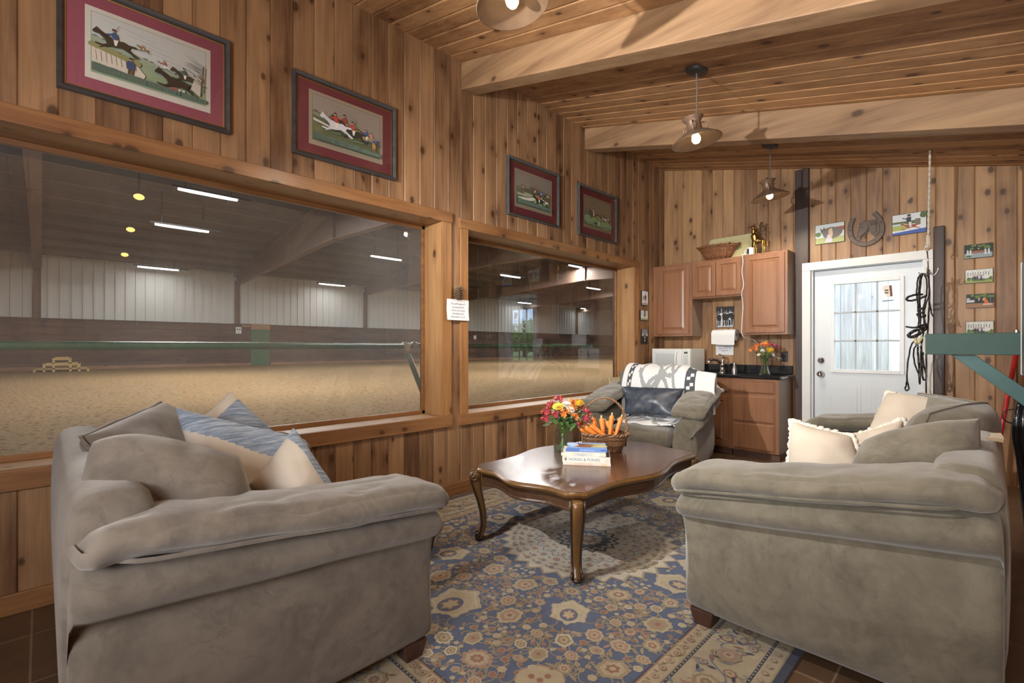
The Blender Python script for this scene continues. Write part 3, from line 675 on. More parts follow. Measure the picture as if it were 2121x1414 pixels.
def print_scene(A, w, h, kind):
    S = {1: (.68, .71, .69), 2: (.70, .73, .71), 3: (.68, .70, .64), 4: (.56, .51, .37)}[kind]
    G1 = (.36, .46, .31); G2 = (.28, .38, .24); G3 = (.10, .15, .12); T = (.10, .09, .06)
    P_ = {1: (.74, .72, .64), 2: (.74, .72, .62), 3: (.72, .69, .58), 4: (.55, .46, .28)}[kind]
    A.rect(-w/2, w/2, -h/2, h/2, P_)
    a, b = -w/2+.024, w/2-.024; c, d = -h/2+.035, h/2-.024
    A.rect(a-.002, b+.002, c-.002, d+.002, (.30, .29, .26)); A.rect(a, b, c, d, S)
    iw, ih = b-a, d-c
    for i in range(5):
        yy = d-ih*(.08+.09*i); A.poly([(a+iw*(.1+.12*i), yy), (a+iw*(.4+.1*i), yy-.012), (a+iw*min(1, .62+.1*i), yy-.03), (a+iw*(.45+.08*i), yy-.022)], tuple(x*.86 for x in S))
    def band(y0, y1, col, am, sd):
        pts = [(a+iw*i/16, c+ih*(y0+(y1-y0)*i/16)+am*noise.noise(V(i*.6, sd, 0))) for i in range(17)]
        A.poly([(a, c)]+[(b, c)]+pts[::-1], col)
    hz = {1: (.62, .34), 2: (.66, .40), 3: (.52, .52), 4: (.5, .46)}[kind]
    band(hz[0], hz[1], (.42, .48, .38), .006, 1); band(hz[0]-.08, hz[1]-.06, G1, .008, 2); band(hz[0]-.2, hz[1]-.18, (.36, .47, .28), .006, 3)
    random.seed(kind)
    for i in range(26):
        x = a+iw*random.random(); t = (x-a)/iw; A.blob(x, c+ih*(hz[0]+(hz[1]-hz[0])*t), .006+random.random()*.008, .004, (.20, .24, .17), i)
    for i in range(70):
        x = a+iw*random.uniform(0, .96); t = (x-a)/iw; y = c+ih*random.uniform(.05, hz[0]+(hz[1]-hz[0])*t-.06); A.line((x, y), (min(b, x+random.uniform(.01, .04)), y-.002), .0013, random.choice([G2, (.42, .5, .34), (.18, .26, .16)]))
    K = (.055, .04, .022)
    if kind == 1:
        A.poly([(a, c+ih*.42), (a+iw*.18, c+ih*.40), (a+iw*.34, c+ih*.36), (a+iw*.44, c+ih*.18), (a+iw*.42, c+ih*.1), (a, c+ih*.16)], (.62, .58, .5))
        for i in range(16): A.blob(a+iw*(.01+.38*i/16), c+ih*(.44-.1*(i/16)), .018, .013, (.28, .28, .12), i)
        for i in range(9): A.line((a+iw*(.03+.04*i), c+ih*.36), (a+iw*(.04+.04*i), c+ih*.2), .002, (.25, .22, .2))
        horse(A, a+iw*.2, c+ih*.55, .19, K, (.05, .09, .22)); A.line((a+iw*.17, c+ih*.74), (a+iw*.22, c+ih*.88), .002, T)
        horse(A, a+iw*.61, c+ih*.44, .09, (.5, .5, .5), (.4, .1, .08)); horse(A, a+iw*.42, c+ih*.62, .06, (.25, .2, .1), (.3, .1, .05)); horse(A, a+iw*.8, c+ih*.36, .14, K, (.05, .12, .10)); horse(A, a+iw*.93, c+ih*.42, .06, (.3, .2, .1), (.3, .1, .05))
        horse(A, a+iw*.72, c+ih*.2, .2, (.045, .03, .02), None); A.poly([(-.2, 0), (-.05, .06), (.1, .03), (.22, .05), (.2, -.02), (0, -.03)], (.42, .07, .06), a+iw*.7, c+ih*.1, .14); A.rect(a+iw*.73, a+iw*.79, c+ih*.07, c+ih*.12, (.7, .7, .68))
        A.poly([(b-.05, c+ih*.5), (b-.025, c+ih*.42), (b-.03, c+ih*.1), (b-.075, c+ih*.2)], (.5, .47, .4))
        standing(A, a+iw*.31, c+ih*.06, .1, (.05, .08, .17), (.1, .07, .05))
    if kind == 2:
        for i in range(18): A.blob(a+iw*(.02+.3*i/18), c+ih*(.56-.08*i/18), .012, .012, (.22, .24, .16), i)
        A.poly([(a, c+ih*.40), (a+iw*.3, c+ih*.33), (a+iw*.3, c+ih*.36), (a, c+ih*.46)], (.58, .57, .5))
        horse(A, a+iw*.62, c+ih*.41, .15, (.14, .11, .06), (.05, .25, .12)); horse(A, a+iw*.86, c+ih*.36, .14, (.08, .12, .25), (.5, .2, .2)); horse(A, a+iw*.78, c+ih*.36, .16, (.25, .2, .1), (.06, .09, .25))
        A.poly([(-.5, 0), (.4, .03), (.5, 0), (-.2, -.05)], (.12, .16, .10), a+iw*.36, c+ih*.27, .22); A.poly([(-.5, 0), (.4, .03), (.5, 0), (-.2, -.05)], (.12, .16, .10), a+iw*.64, c+ih*.22, .2)
        horse(A, a+iw*.46, c+ih*.44, .23, (.10, .075, .03), (.30, .05, .05)); horse(A, a+iw*.58, c+ih*.36, .22, (.035, .035, .025), (.42, .07, .06)); horse(A, a+iw*.33, c+ih*.4, .24, (.62, .63, .66), (.45, .06, .05), dark=(.35, .36, .4))
        standing(A, a+iw*.88, c+ih*.05, .085, (.35, .2, .07), (.2, .12, .06))
    if kind == 3:
        for i in range(22): A.blob(a+iw*(.03+.5*(i % 11)/11+.2*(i > 10)), c+ih*(.30+.05*(i > 10)), .018, .014, random.choice([(.30, .31, .22), (.24, .26, .18)]), i)
        A.poly([(a, c+ih*.2), (a+iw*.3, c+ih*.24), (a+iw*.6, c+ih*.34), (a+iw*.5, c+ih*.2), (a+iw*.1, c+ih*.1)], (.55, .54, .46))
        for x, y, k, cc, jj in ((.16, .52, .09, (.2, .15, .08), (.1, .15, .3)), (.5, .48, .15, (.12, .09, .05), (.3, .1, .05)), (.68, .48, .11, (.1, .12, .22), (.1, .12, .3)), (.88, .46, .11, (.2, .16, .08), (.1, .1, .2)), (.82, .24, .1, (.6, .6, .6), (.4, .05, .05))): horse(A, a+iw*x, c+ih*y, k, cc, jj)
        A.blob(a+iw*.62, c+ih*.17, .09, .03, (.20, .30, .17), 3); horse(A, a+iw*.62, c+ih*.2, .2, (.03, .03, .02), (.5, .08, .05))
    if kind == 4:
        A.blob(a+iw*.15, c+ih*.2, .1, .05, (.16, .24, .14), 1); A.blob(a+iw*.78, c+ih*.12, .12, .05, (.18, .25, .12), 2); A.blob(a+iw*.45, c+ih*.28, .08, .04, (.20, .24, .10), 4)
        A.poly([(0, .1), (.06, .04), (.03, 0), (.1, -.1), (-.1, -.1), (-.03, 0)], (.58, .55, .42), a+iw*.5, c+ih*.12, .3)
        horse(A, a+iw*.32, c+ih*.38, .2, (.10, .06, .03), (.3, .3, .3)); horse(A, a+iw*.75, c+ih*.34, .13, (.5, .45, .35), (.1, .1, .12)); horse(A, a+iw*.88, c+ih*.38, .1, (.25, .15, .08), (.4, .1, .05)); horse(A, a+iw*.64, c+ih*.3, .12, (.12, .08, .05), (.1, .1, .1))
    # dark foreground
    pts = [(a+iw*i/18, c+ih*({1: .13, 2: .15, 3: .16, 4: .08}[kind]*(1-.45*i/18))+.008*noise.noise(V(i*.9, kind, 0))) for i in range(19)]
    A.poly([(a, c), (b, c)]+pts[::-1], G3 if kind != 4 else (.14, .18, .09))
    for i in range(40):
        x = a+iw*random.random()*.97; A.line((x, c+.002), (x+.004, c+ih*random.uniform(.03, .12)), .0016, random.choice([(.14, .2, .16), (.05, .08, .07), (.2, .27, .2)]))
    if kind in (1, 2):
        tx = a+iw*(.95 if kind == 1 else .6); ty = c+ih*(.28 if kind == 1 else .55); n = 26 if kind == 1 else 8; k = 1 if kind == 1 else .35
        A.line((tx, ty-.03*k), (tx+.01*k, ty+.12*k), .006*k, T)
        for i in range(n):
            q = random.random(); x0, y0 = tx+.01*k*q, ty+.12*k*q; A.line((x0, y0), (x0-random.uniform(.0, .09)*k, y0+random.uniform(.0, .05)*k), .0014*k, T)
    A.line((-.04, -h/2+.018), (.04, -h/2+.018), .002, (.5, .47, .42))
labs = {1: 'framed racing print showing a man in a blue coat and a fallen horse, burgundy mat', 2: 'framed racing print led by a galloping grey horse, burgundy mat, over the big window', 3: 'framed hunting print of small riders jumping a hedge, burgundy mat, over the second window', 4: 'framed hunting print with yellowed brownish paper, nearest the kitchen corner'}
for k, (y0, y1, z0, z1) in {1: (.05, .785, 2.465, 3.005), 2: (1.138, 1.88, 2.463, 2.998), 3: (3.046, 3.78, 2.446, 2.99), 4: (4.11, 4.845, 2.438, 2.992)}.items():
    yc, zc = (y0+y1)/2, (z0+z1)/2; w_, h_ = y1-y0, z1-z0; O = (.004, yc, zc)
    t = thing('framed_print', labs[k], 'framed picture', O, group='racing prints on the window wall')
    mb = MB(); f = .03
    prof = [(0, 0), (0, .03), (.006, .036), (.02, .030), (.028, .016), (.03, .012), (.03, 0)]
    def ring(ins, d): return [(d, -w_/2+ins, -h_/2+ins), (d, w_/2-ins, -h_/2+ins), (d, w_/2-ins, h_/2-ins), (d, -w_/2+ins, h_/2-ins)]
    mb.loft([ring(i, d) for i, d in prof], False); mb.build('frame', M_FRAME, t)
    mb = MB(); mb.loft([ring(.0295, .0125), ring(.0295, .015), ring(.035, .013), ring(.035, .010)], False); mb.build('gilt_edge', M_GOLD, t)
    mb = MB(); mb.box(.004, .009, -w_/2+.02, w_/2-.02, -h_/2+.02, h_/2-.02); mb.build('mat_board', plain('burgundy_mat', (.33, .085, .125), .7, .06, 40), t)
    A = Art((.0092, .002, .005 if k > 1 else .0), (0, 1, 0), (0, 0, 1), (1, 0, 0)); print_scene(A, .535, .358, k); A.build('print', t)
    mb = MB(); mb.add([(.022, -w_/2+.025, -h_/2+.025), (.022, w_/2-.025, -h_/2+.025), (.022, w_/2-.025, h_/2-.025), (.022, -w_/2+.025, h_/2-.025)], [(0, 1, 2, 3)]); mb.build('glass', M_PANE, t)

# ------------------------------------------------------------------ small photographs and plaques
def photo(o, r, u, n, w, h, lab, paint, name='photo_plaque', group=None, th=.015, rot=0.0, cat='photograph'):
    r, u, n, o = Vector(r), Vector(u), Vector(n), Vector(o)
    if rot: q = Matrix.Rotation(rot, 3, n); r = q @ r; u = q @ u
    t = thing(name, lab, cat, o, group=group)
    mb = MB(); vs = [(r*a*w/2+u*b*h/2+n*c) for c in (.001, th) for a in (-1, 1) for b in (-1, 1)]
    mb.add(vs, [(0, 1, 3, 2), (4, 6, 7, 5), (0, 4, 5, 1), (2, 3, 7, 6), (0, 2, 6, 4), (1, 5, 7, 3)]); mb.build('backing', M_BLACK, t, bevel=.001)
    A = Art(n*th, r, u, n); paint(A, w-.008, h-.008); A.build('picture', t)
    return t
def crowd(A, w, h, sd=0):
    random.seed(sd)
    A.rect(-w/2, w/2, -h/2, h/2, (.66, .68, .62)); A.rect(-w/2, w/2, -h/2, -h*.28, (.30, .36, .10))
    for i in range(4): A.rect(-w*.36+i*w*.22, -w*.33+i*w*.22+.006, -h*.1, h*.42, (.78, .8, .78))
    for i in range(9): A.rect(-w*.42+i*w*.095, -w*.395+i*w*.095, h*.0, h*.3, (.14, .16, .15))
    for i in range(6): A.blob(-w*.4+i*w*.16+random.uniform(-.005, .005), -h*.2, .014, .016, (.10, .18, .06), i+sd)
    A.blob(w*.22, -h*.08, w*.17, h*.16, (.74, .72, .70), 4); A.blob(-w*.1, h*.02, w*.13, h*.12, (.62, .56, .54), 7)
    for x, c in ((-.16, (.05, .05, .08)), (-.06, (.1, .1, .14)), (.03, (.62, .62, .66)), (.1, (.05, .06, .22)), (.16, (.7, .7, .7))): standing(A, w*x, -h*.38, h*.42, c)
def jump(A, w, h, sd=0):
    A.rect(-w/2, w/2, -h/2, h/2, (.02, .03, .022)); random.seed(sd)
    for i in range(10): A.blob(random.uniform(-w*.3, w*.45), h*random.uniform(.2, .46), .012, .01, (.12, .20, .05), i)
    if sd == 1:
        A.rect(-w/2, w/2, -h/2, -h*.14, (.30, .36, .38)); A.rect(-w*.26, w*.2, -h*.12, h*.02, (.35, .13, .05))
        for x in (-.42, -.32, .22, .34): A.poly([(x*w, -h*.3), (x*w, h*.06), (x*w+w*.03, h*.14), (x*w+w*.07, h*.06), (x*w+w*.08, -h*.3)], (.6, .64, .68))
        A.blob(-w*.35, -h*.36, .02, .01, (.1, .16, .05), 2); horse(A, -.0, h*.14, w*.42, (.05, .03, .02), (.03, .03, .05), True)
    else:
        A.rect(-w/2, w/2, -h/2, -h*.18, (.32, .17, .09)); A.rect(-w/2, -w*.2, -h*.1, h*.08, (.6, .62, .62)); A.rect(-w/2, -w*.38, h*.1, h*.24, (.45, .5, .56))
        A.poly([(w*.14, -h*.22), (w*.16, h*.22), (w*.2, h*.22), (w*.34, -h*.22)], (.62, .13, .03)); A.rect(w*.36, w*.39, -h*.3, h*.45, (.12, .14, .14)); A.rect(w*.1, w*.42, -h*.3, -h*.24, (.7, .72, .74))
        horse(A, -.01, h*.04, w*.4, (.02, .02, .022), (.4, .4, .42), True); A.blob(w*.13, h*.1, .008, .012, (.7, .3, .25), 5)
BW_ = ((1, 0, 0), (0, 0, 1), (0, -1, 0))
yb = 6.048
photo((3.069, yb, 2.093), *BW_, .188, .127, 'small photo of a horse clearing a fence between white wing stands, topmost of four', lambda A, w, h: jump(A, w, h, 1), group='riding photos right of the door', rot=.0)
photo((3.073, yb, 1.866), *BW_, .184, .127, 'small photo of a grey horse and people before a white house, second of four', lambda A, w, h: crowd(A, w, h, 2), group='riding photos right of the door')
photo((3.081, yb, 1.64), *BW_, .184, .127, 'small photo of a dark horse jumping beside orange poles, third of four', lambda A, w, h: jump(A, w, h, 3), group='riding photos right of the door')
photo((3.077, yb, 1.392), *BW_, .184, .13, 'small photo of riders at a white house, lowest of four, behind the green rack', lambda A, w, h: crowd(A, w, h, 5), group='riding photos right of the door')
def girl(A, w, h):
    A.rect(-w/2, w/2, -h/2, h/2, (.62, .68, .70)); A.rect(-w/2, w/2, -h/2, -h*.2, (.42, .46, .2)); A.blob(-w*.4, h*.0, w*.1, h*.12, (.12, .2, .08), 1); A.rect(w*.2, w/2, h*.1, h*.3, (.4, .12, .06))
    A.blob(w*.08, h*.02, w*.36, h*.3, (.17, .15, .14), 3); A.poly([(-w*.3, h*.1), (-w*.33, h*.34), (-w*.24, h*.22), (-w*.2, h*.36), (-w*.12, h*.2)], (.12, .1, .1))
    A.poly([(-w*.16, -h*.46), (-w*.06, -h*.05), (w*.06, -h*.02), (w*.1, -h*.46)], (.6, .56, .72)); A.blob(w*.02, h*.1, w*.065, h*.14, (.62, .42, .3), 2); A.blob(w*.06, h*.0, w*.05, h*.26, (.66, .5, .3), 5); A.disc(w*.01, h*.1, w*.035, (.66, .45, .36), h*.09)
def winner(A, w, h):
    A.rect(-w/2, w/2, -h/2, h/2, (.74, .77, .78)); A.rect(-w/2, w*.3, -h*.02, h*.14, (.12, .16, .06)); A.rect(w*.18, w*.34, -h*.1, h*.2, (.2, .19, .13)); A.rect(-w/2, -w*.1, -h*.3, -h*.02, (.42, .46, .12)); A.rect(-w/2, -w*.2, -h*.06, h*.04, (.55, .66, .75))
    A.poly([(-w/2, -h/2), (w/2, -h/2), (w/2, -h*.3), (-w/2, -h*.4)], (.06, .12, .42)); A.blob(w*.42, h*.36, w*.1, h*.16, (.1, .15, .05), 2)
    horse(A, w*.05, -h*.16, w*.62, (.36, .10, .04), None, dark=(.7, .68, .64))
    A.poly([(-.03, -.2), (-.06, .12), (.06, .14), (.08, -.2)], (.7, .7, .7), w*.03, -h*.02, h*.8); A.poly([(-.1, .0), (-.12, .24), (-.02, .3), (.1, .26), (.08, .0)], (.04, .05, .09), w*.0, h*.08, h*.9); A.line((-w*.05, h*.22), (-w*.2, h*.3), .008, (.04, .05, .09)); A.disc(w*.0, h*.38, .014, (.5, .32, .25)); A.disc(w*.0, h*.42, .015, (.05, .05, .06), .01)
photo((1.925, yb, 2.447), *BW_, .27, .212, 'glossy photo of a girl beside a brown horse, left of the iron horseshoe', girl)
photo((2.585, yb, 2.43), *BW_, .262, .204, 'glossy photo of a rider waving from a chestnut horse, right of the iron horseshoe', winner)
def bw(A, w, h):
    A.rect(-w/2, w/2, -h/2, h/2, (.66, .68, .70)); A.rect(-w/2, w/2, h*.2, h/2, (.02, .02, .02)); random.seed(4)
    for i in range(16): A.blob(-w*.45+i*w*.06, h*random.uniform(.1, .3), w*.05, h*.05, random.choice([(.03, .03, .03), (.25, .25, .25), (.8, .8, .8)]), i)
    for x, k in ((-.36, .66), (-.02, .72), (.2, .7), (.36, .74)):
        standing(A, w*x, -h*.44, h*k, (.015, .015, .018), (.02, .02, .02), (.5, .5, .5)); A.line((w*x, -h*.3), (w*(x-.12), -h*.45), .008, (.02, .02, .02))
    A.line((-w*.2, h*.1), (-w*.2, h*.42), .006, (.8, .8, .8)); A.poly([(-.4, -.2), (0, .3), (.1, .1), (.3, -.2)], (.72, .72, .72), w*.3, -h*.1, w*.3)
photo((.823, yb, 1.597), *BW_, .212, .257, 'black and white photo of walking hunt members above the paper towels', bw)
LW_ = ((0, 1, 0), (0, 0, 1), (1, 0, 0)); xl = .002
def stand1(A, w, h): A.rect(-w/2, w/2, -h/2, h/2, (.66, .68, .72)); A.rect(-w/2, w/2, -h/2, -h*.36, (.35, .3, .25)); A.blob(-w*.25, h*.0, w*.14, h*.2, (.3, .3, .1), 1); standing(A, .01, -h*.42, h*.78, (.06, .06, .08), (.3, .25, .24))
def barn(A, w, h): A.rect(-w/2, w/2, -h/2, h/2, (.5, .53, .55)); A.rect(-w*.06, w*.18, -h*.5, h*.5, (.16, .17, .12)); A.rect(-w*.45, w*.4, -h*.3, -h*.05, (.62, .64, .62)); A.blob(w*.02, -h*.06, w*.12, h*.12, (.3, .1, .05), 2); A.rect(-w/2, w/2, -h/2, -h*.32, (.3, .34, .2))
def bw2(A, w, h): A.rect(-w/2, w/2, -h/2, h/2, (.02, .02, .022)); A.rect(-w/2, w/2, 0, h*.5, (.22, .22, .23)); A.rect(-w/2, w/2, h*.02, h*.2, (.5, .5, .5)); A.blob(0, h*.1, w*.2, h*.07, (.04, .04, .04), 1); A.poly([(-.12, -.3), (0, .1), (.12, -.3)], (.5, .5, .52), 0, -h*.2, h*.6); A.disc(0, -h*.1, w*.08, (.6, .6, .6))
photo((xl, 5.515, 1.85), *LW_, .155, .185, 'small upright photo of a standing person on the window wall, topmost of three', stand1, group='small photos in the kitchen corner')
photo((xl, 5.50, 1.63), *LW_, .185, .13, 'small wide photo of a pale barn on the window wall, middle of three', barn, group='small photos in the kitchen corner')
photo((xl, 5.51, 1.362), *LW_, .15, .185, 'small black and white photo on the window wall, lowest of three', bw2, group='small photos in the kitchen corner')
# fireplace notice and the cone above it
t = thing('paper_notice', 'white printed notice about shutting off the fireplace, tacked between the windows', 'notice', (.03, 2.459, 1.53))
mb = MB()
g = [[(.004+.004*abs(v)+.006*max(0, -v)*abs(u), u*.115, v*.086-.0 + .0*u) for u in (-1, -.5, 0, .5, 1)] for v in (-1, -.5, 0, .5, 1)]
mb.loft(g, False, closed=False); mb.build('sheet', M_PAPER, t, smooth=True, recalc=False)
A = Art((.0095, 0, 0), (0, 1, 0), (0, 0, 1), (1, 0, 0))
for i, s_ in enumerate(['Shut off fireplace if', 'you are the last', 'one in the lounge', 'and keep doors', 'shut when it is on!']): A.text(s_, .0215, 0, .043-.0268*i, (.16, .18, .28), sx=.92)
for yy in (-.065, .065): A.line((yy-.006, .075), (yy+.006, .073), .002, (.4, .4, .42))
A.build('lettering', t)
t = thing('pine_cone', 'dry pale tipped pine cone hung above the fireplace notice', 'pine cone', (.045, 2.459, 1.655))
mb = MB(); random.seed(8)
for i in range(90):
    f = i/90; a = i*2.399963; z = -.045+.1*f; r = .036*math.sin(PI*(.12+.8*f))+.006
    d = V(math.cos(a), math.sin(a), .25+.5*f); p = V(math.cos(a)*r*.5, math.sin(a)*r*.5, z); s_ = V(-math.sin(a), math.cos(a), 0)*.008; e = p+d.normalized()*.022
    mb.add([p-s_*.4, p+s_*.4, e+s_, e-s_], [(0, 1, 2, 3)]); mb.add([e-s_, e+s_, e+s_*.6+d*.005, e-s_*.6+d*.005], [(0, 1, 2, 3)], 1)
mb.ball((0, 0, 0), (.02, .02, .05), 8, 6); mb.build('scales', [plain('cone_brown', (.14, .08, .04), .8, .3, 80), plain('cone_tip', (.55, .48, .36), .8, .2, 80)], t, recalc=False)
# cream plaque on the sill of the second window
t = thing('sill_plaque', 'cream lettered card propped on the sill of the second window, behind the armchair', 'card', (-.045, 5.0, .657))
mb = MB(); mb.M = Matrix.Rotation(-.18, 4, 'Y'); mb.box(0, .012, -.165, .165, 0, .2); mb.build('card', plain('old_cream', (.6, .52, .34), .7, .08, 20), t)
A = Art(mb.M @ V(.0125, 0, .1), (0, 1, 0), mb.M.to_3x3() @ V(0, 0, 1), mb.M.to_3x3() @ V(1, 0, 0)); A.rect(-.15, .15, -.085, .085, (.3, .25, .18)); A.rect(-.147, .147, -.082, .082, (.6, .52, .34)); A.text('ride in order to go', .026, 0, .025, (.16, .13, .1)) if False else [A.rect(-.1+.05*i, -.062+.05*i, .03, .042, (.25, .2, .15)) for i in range(4)]
A.build('lettering', t)

# ------------------------------------------------------------------ kitchen
W_CAB = wood('cabinet_maple', (.315, .148, .074), (.18, .078, .036), axis='z', normal='y', knots=0.0, rough=.32, blot=.6, coat=.3, rnd=.15)
M_SIDE = plain('cabinet_side', (.30, .22, .17), .5, .1, 12)
def panel(mb, x0, x1, z0, z1, yf, raised=True, rail=.05):
    """framed door or drawer front facing -y, front face at yf"""
    prof = [(0, .019), (0, .003), (.003, 0)]
    if raised: prof += [(rail, 0), (rail+.006, .009), (rail+.014, .009), (rail+.034, .001), (rail+.036, .0)]
    else: prof = [(0, .019), (0, .007), (.008, .004), (.012, 0)]
    mb.loft([[(x0+i, yf+d, z0+i), (x1-i, yf+d, z0+i), (x1-i, yf+d, z1-i), (x0+i, yf+d, z1-i)] for i, d in prof], True)
def cabinet(name, lab, x0, x1, z0, z1, yf, fronts, group, side=None):
    t = thing(name, lab, 'cabinet', ((x0+x1)/2, 6.045, z0), group=group); O = t.location
    mb = MB(); mb.box(x0, x1, yf, 6.045, z0, z1)
    if side: mb.add([(x1+.0008, yf+.02, z0), (x1+.0008, 6.045, z0), (x1+.0008, 6.045, z1), (x1+.0008, yf+.02, z1)], [(0, 1, 2, 3)], 1)
    mb.build('body', [W_CAB, M_SIDE], t, origin=O, bevel=.002)
    for nm, a, b, c, d, rs, rail in fronts:
        mb = MB(); panel(mb, a, b, c, d, yf-.0195, rs, rail); mb.build(nm, W_CAB, t, origin=O)
    return t
UF = 5.75; G = 'upper kitchen cabinets'
cabinet('wall_cabinet', 'brown upper cabinet with one tall door in the corner, above the microwave', .004, .532, 1.36, 2.275, UF, [('door', .08, .495, 1.39, 2.255, True, .05)], G, True)
cabinet('wall_cabinet', 'short brown upper cabinet with two small doors, under the wicker basket', .534, 1.132, 1.815, 2.275, UF, [('door', .545, .828, 1.835, 2.25, True, .045), ('door', .834, 1.118, 1.835, 2.25, True, .045)], G)
cabinet('wall_cabinet', 'brown upper cabinet with one tall door beside the dark post, under the giraffe', 1.134, 1.598, 1.36, 2.28, UF, [('door', 1.165, 1.572, 1.385, 2.258, True, .05)], G, True)
BF = 5.55; G = 'lower kitchen cabinets'
t = cabinet('base_cabinet', 'brown sink cabinet with a false drawer over two doors, left of the drawers', .455, 1.076, .078, .876, BF, [('drawer_front', .472, 1.055, .715, .848, False, 0), ('door', .472, .758, .1, .665, True, .05), ('door', .766, 1.055, .1, .665, True, .05)], G)
t2 = cabinet('base_cabinet', 'brown cabinet of three drawers at the right end of the counter', 1.078, 1.57, .078, .876, BF, [('drawer', 1.105, 1.532, .718, .85, False, 0), ('drawer', 1.105, 1.532, .402, .683, False, 0), ('drawer', 1.105, 1.532, .1, .384, False, 0)], G, True)
for tt, a, b in ((t, .455, 1.076), (t2, 1.078, 1.57)):
    mb = MB(); mb.box(a, b-.01, BF+.06, 6.04, .0, .078); mb.build('toe_kick', plain('toe_board', (.12, .06, .035), .6, .15, 10), tt, origin=tt.location)
M_STONE, nt_, b_, o_ = mat_base('black_granite')
tc_ = node(nt_, 'ShaderNodeTexCoord'); v_ = node(nt_, 'ShaderNodeTexVoronoi', {'Vector': tc_.outputs['Object'], 'Scale': 120.0})
k_ = node(nt_, 'ShaderNodeSeparateColor', {0: v_.outputs['Color']})
setin(nt_, b_, col=mixc(nt_, math_(nt_, 'MULTIPLY', math_(nt_, 'LESS_THAN', v_.outputs['Distance'], .22), math_(nt_, 'GREATER_THAN', k_.outputs[0], .72)), (.008, .009, .011), (.09, .11, .13)), rough=.12, coat=.4)
t = thing('countertop', 'black speckled granite counter with an upstand, over the lower cabinets', 'countertop', (.8, 5.8, .876)); O = t.location
mb = MB(); mb.box(.004, 1.605, 5.505, 6.045, .877, .914); mb.build('slab', M_STONE, t, origin=O, bevel=.014, bseg=4)
mb = MB(); mb.box(.03, 1.575, 6.022, 6.046, .9145, 1.01); mb.build('backsplash', M_STONE, t, origin=O, bevel=.003)
mb = MB(); mb.box(.003, .024, 5.53, 6.02, .9145, 1.01); mb.build('side_splash', M_STONE, t, origin=O, bevel=.003)
t = thing('mini_fridge', 'black and grey mini fridge under the left end of the counter, behind the armchair', 'fridge', (.23, 5.8, 0)); O = t.location
mb = MB(); mb.box(.02, .445, 5.6, 6.04, .02, .86); mb.build('body', M_BLACK, t, origin=O, bevel=.008)
mb = MB(); mb.box(.024, .441, 5.545, 5.598, .03, .78); mb.build('door', plain('fridge_grey', (.30, .32, .34), .35, .05, 5, metal=.5), t, origin=O, bevel=.006)
mb = MB(); mb.box(.024, .441, 5.55, 5.598, .785, .855); mb.build('top_trim', M_BLACK, t, origin=O, bevel=.006)
mb = MB(); mb.box(.425, .445, 5.53, 5.546, .1, .78); mb.build('handle', M_BLACK, t, origin=O, bevel=.004)
# microwave
MX0, MX1, MY0, MY1, MZ0, MZ1 = .10, .60, 5.545, 5.96, .926, 1.203
t = thing('microwave', 'white microwave oven standing on the black counter', 'microwave', (.35, 5.75, .914)); O = t.location
M_MW = plain('appliance_white', (.74, .75, .74), .3, .02, 10); M_MWG = plain('appliance_window', (.52, .56, .57), .25, .04, 40)
mb = MB(); mb.box(MX0, MX1, MY0+.03, MY1, MZ0, MZ1); mb.build('body', M_MW, t, origin=O, bevel=.004)
mb = MB(); mb.box(MX0, .487, MY0, MY0+.029, MZ0, MZ1); mb.build('door', M_MW, t, origin=O, bevel=.006)
mb = MB(); mb.box(.489, MX1, MY0, MY0+.029, MZ0, MZ1); cp = mb.build('control_panel', M_MW, t, origin=O, bevel=.006)
mb = MB(); mb.box(.112, .408, MY0-.004, MY0+.004, MZ0+.055, MZ1-.03); mb.build('door_bezel', plain('appliance_bezel', (.66, .70, .71), .3, .02), t, origin=O, bevel=.004)
mb = MB(); mb.box(.15, .40, MY0-.006, MY0, MZ0+.07, MZ1-.06); mb.build('window', M_MWG, t, origin=O, bevel=.001)
mb = MB(); mb.tube(spline([(.445, MY0+.002, MZ1-.02), (.428, MY0-.02, MZ1-.06), (.424, MY0-.03, MZ0+.14), (.43, MY0-.02, MZ0+.06), (.447, MY0+.002, MZ0+.02)], 6), .013, 10); mb.build('handle', M_MW, t, origin=O, smooth=True)
A = Art((.548, MY0-.0008, 1.065), (1, 0, 0), (0, 0, 1), (0, -1, 0))
A.rect(-.022, .022, .078, .1, (.02, .03, .02)); A.rect(-.012, .014, .084, .094, (.08, .16, .08))
for i in range(3):
    for j in range(6): A.rect(-.024+i*.018, -.012+i*.018, .02-j*.0135, .027-j*.0135, (.42, .45, .47))
for j in range(2): A.rect(-.03, .03, .052-j*.015, .058-j*.015, (.5, .52, .54))
A.disc(0, -.073, .006, (.45, .4, .2)); A.build('buttons', t, O)
mb = MB(); [mb.box(a, a+.03, b, b+.03, .9145, .927) for a in (.12, .55) for b in (5.6, 5.9)]; mb.build('feet', M_BLACK, t, origin=O)
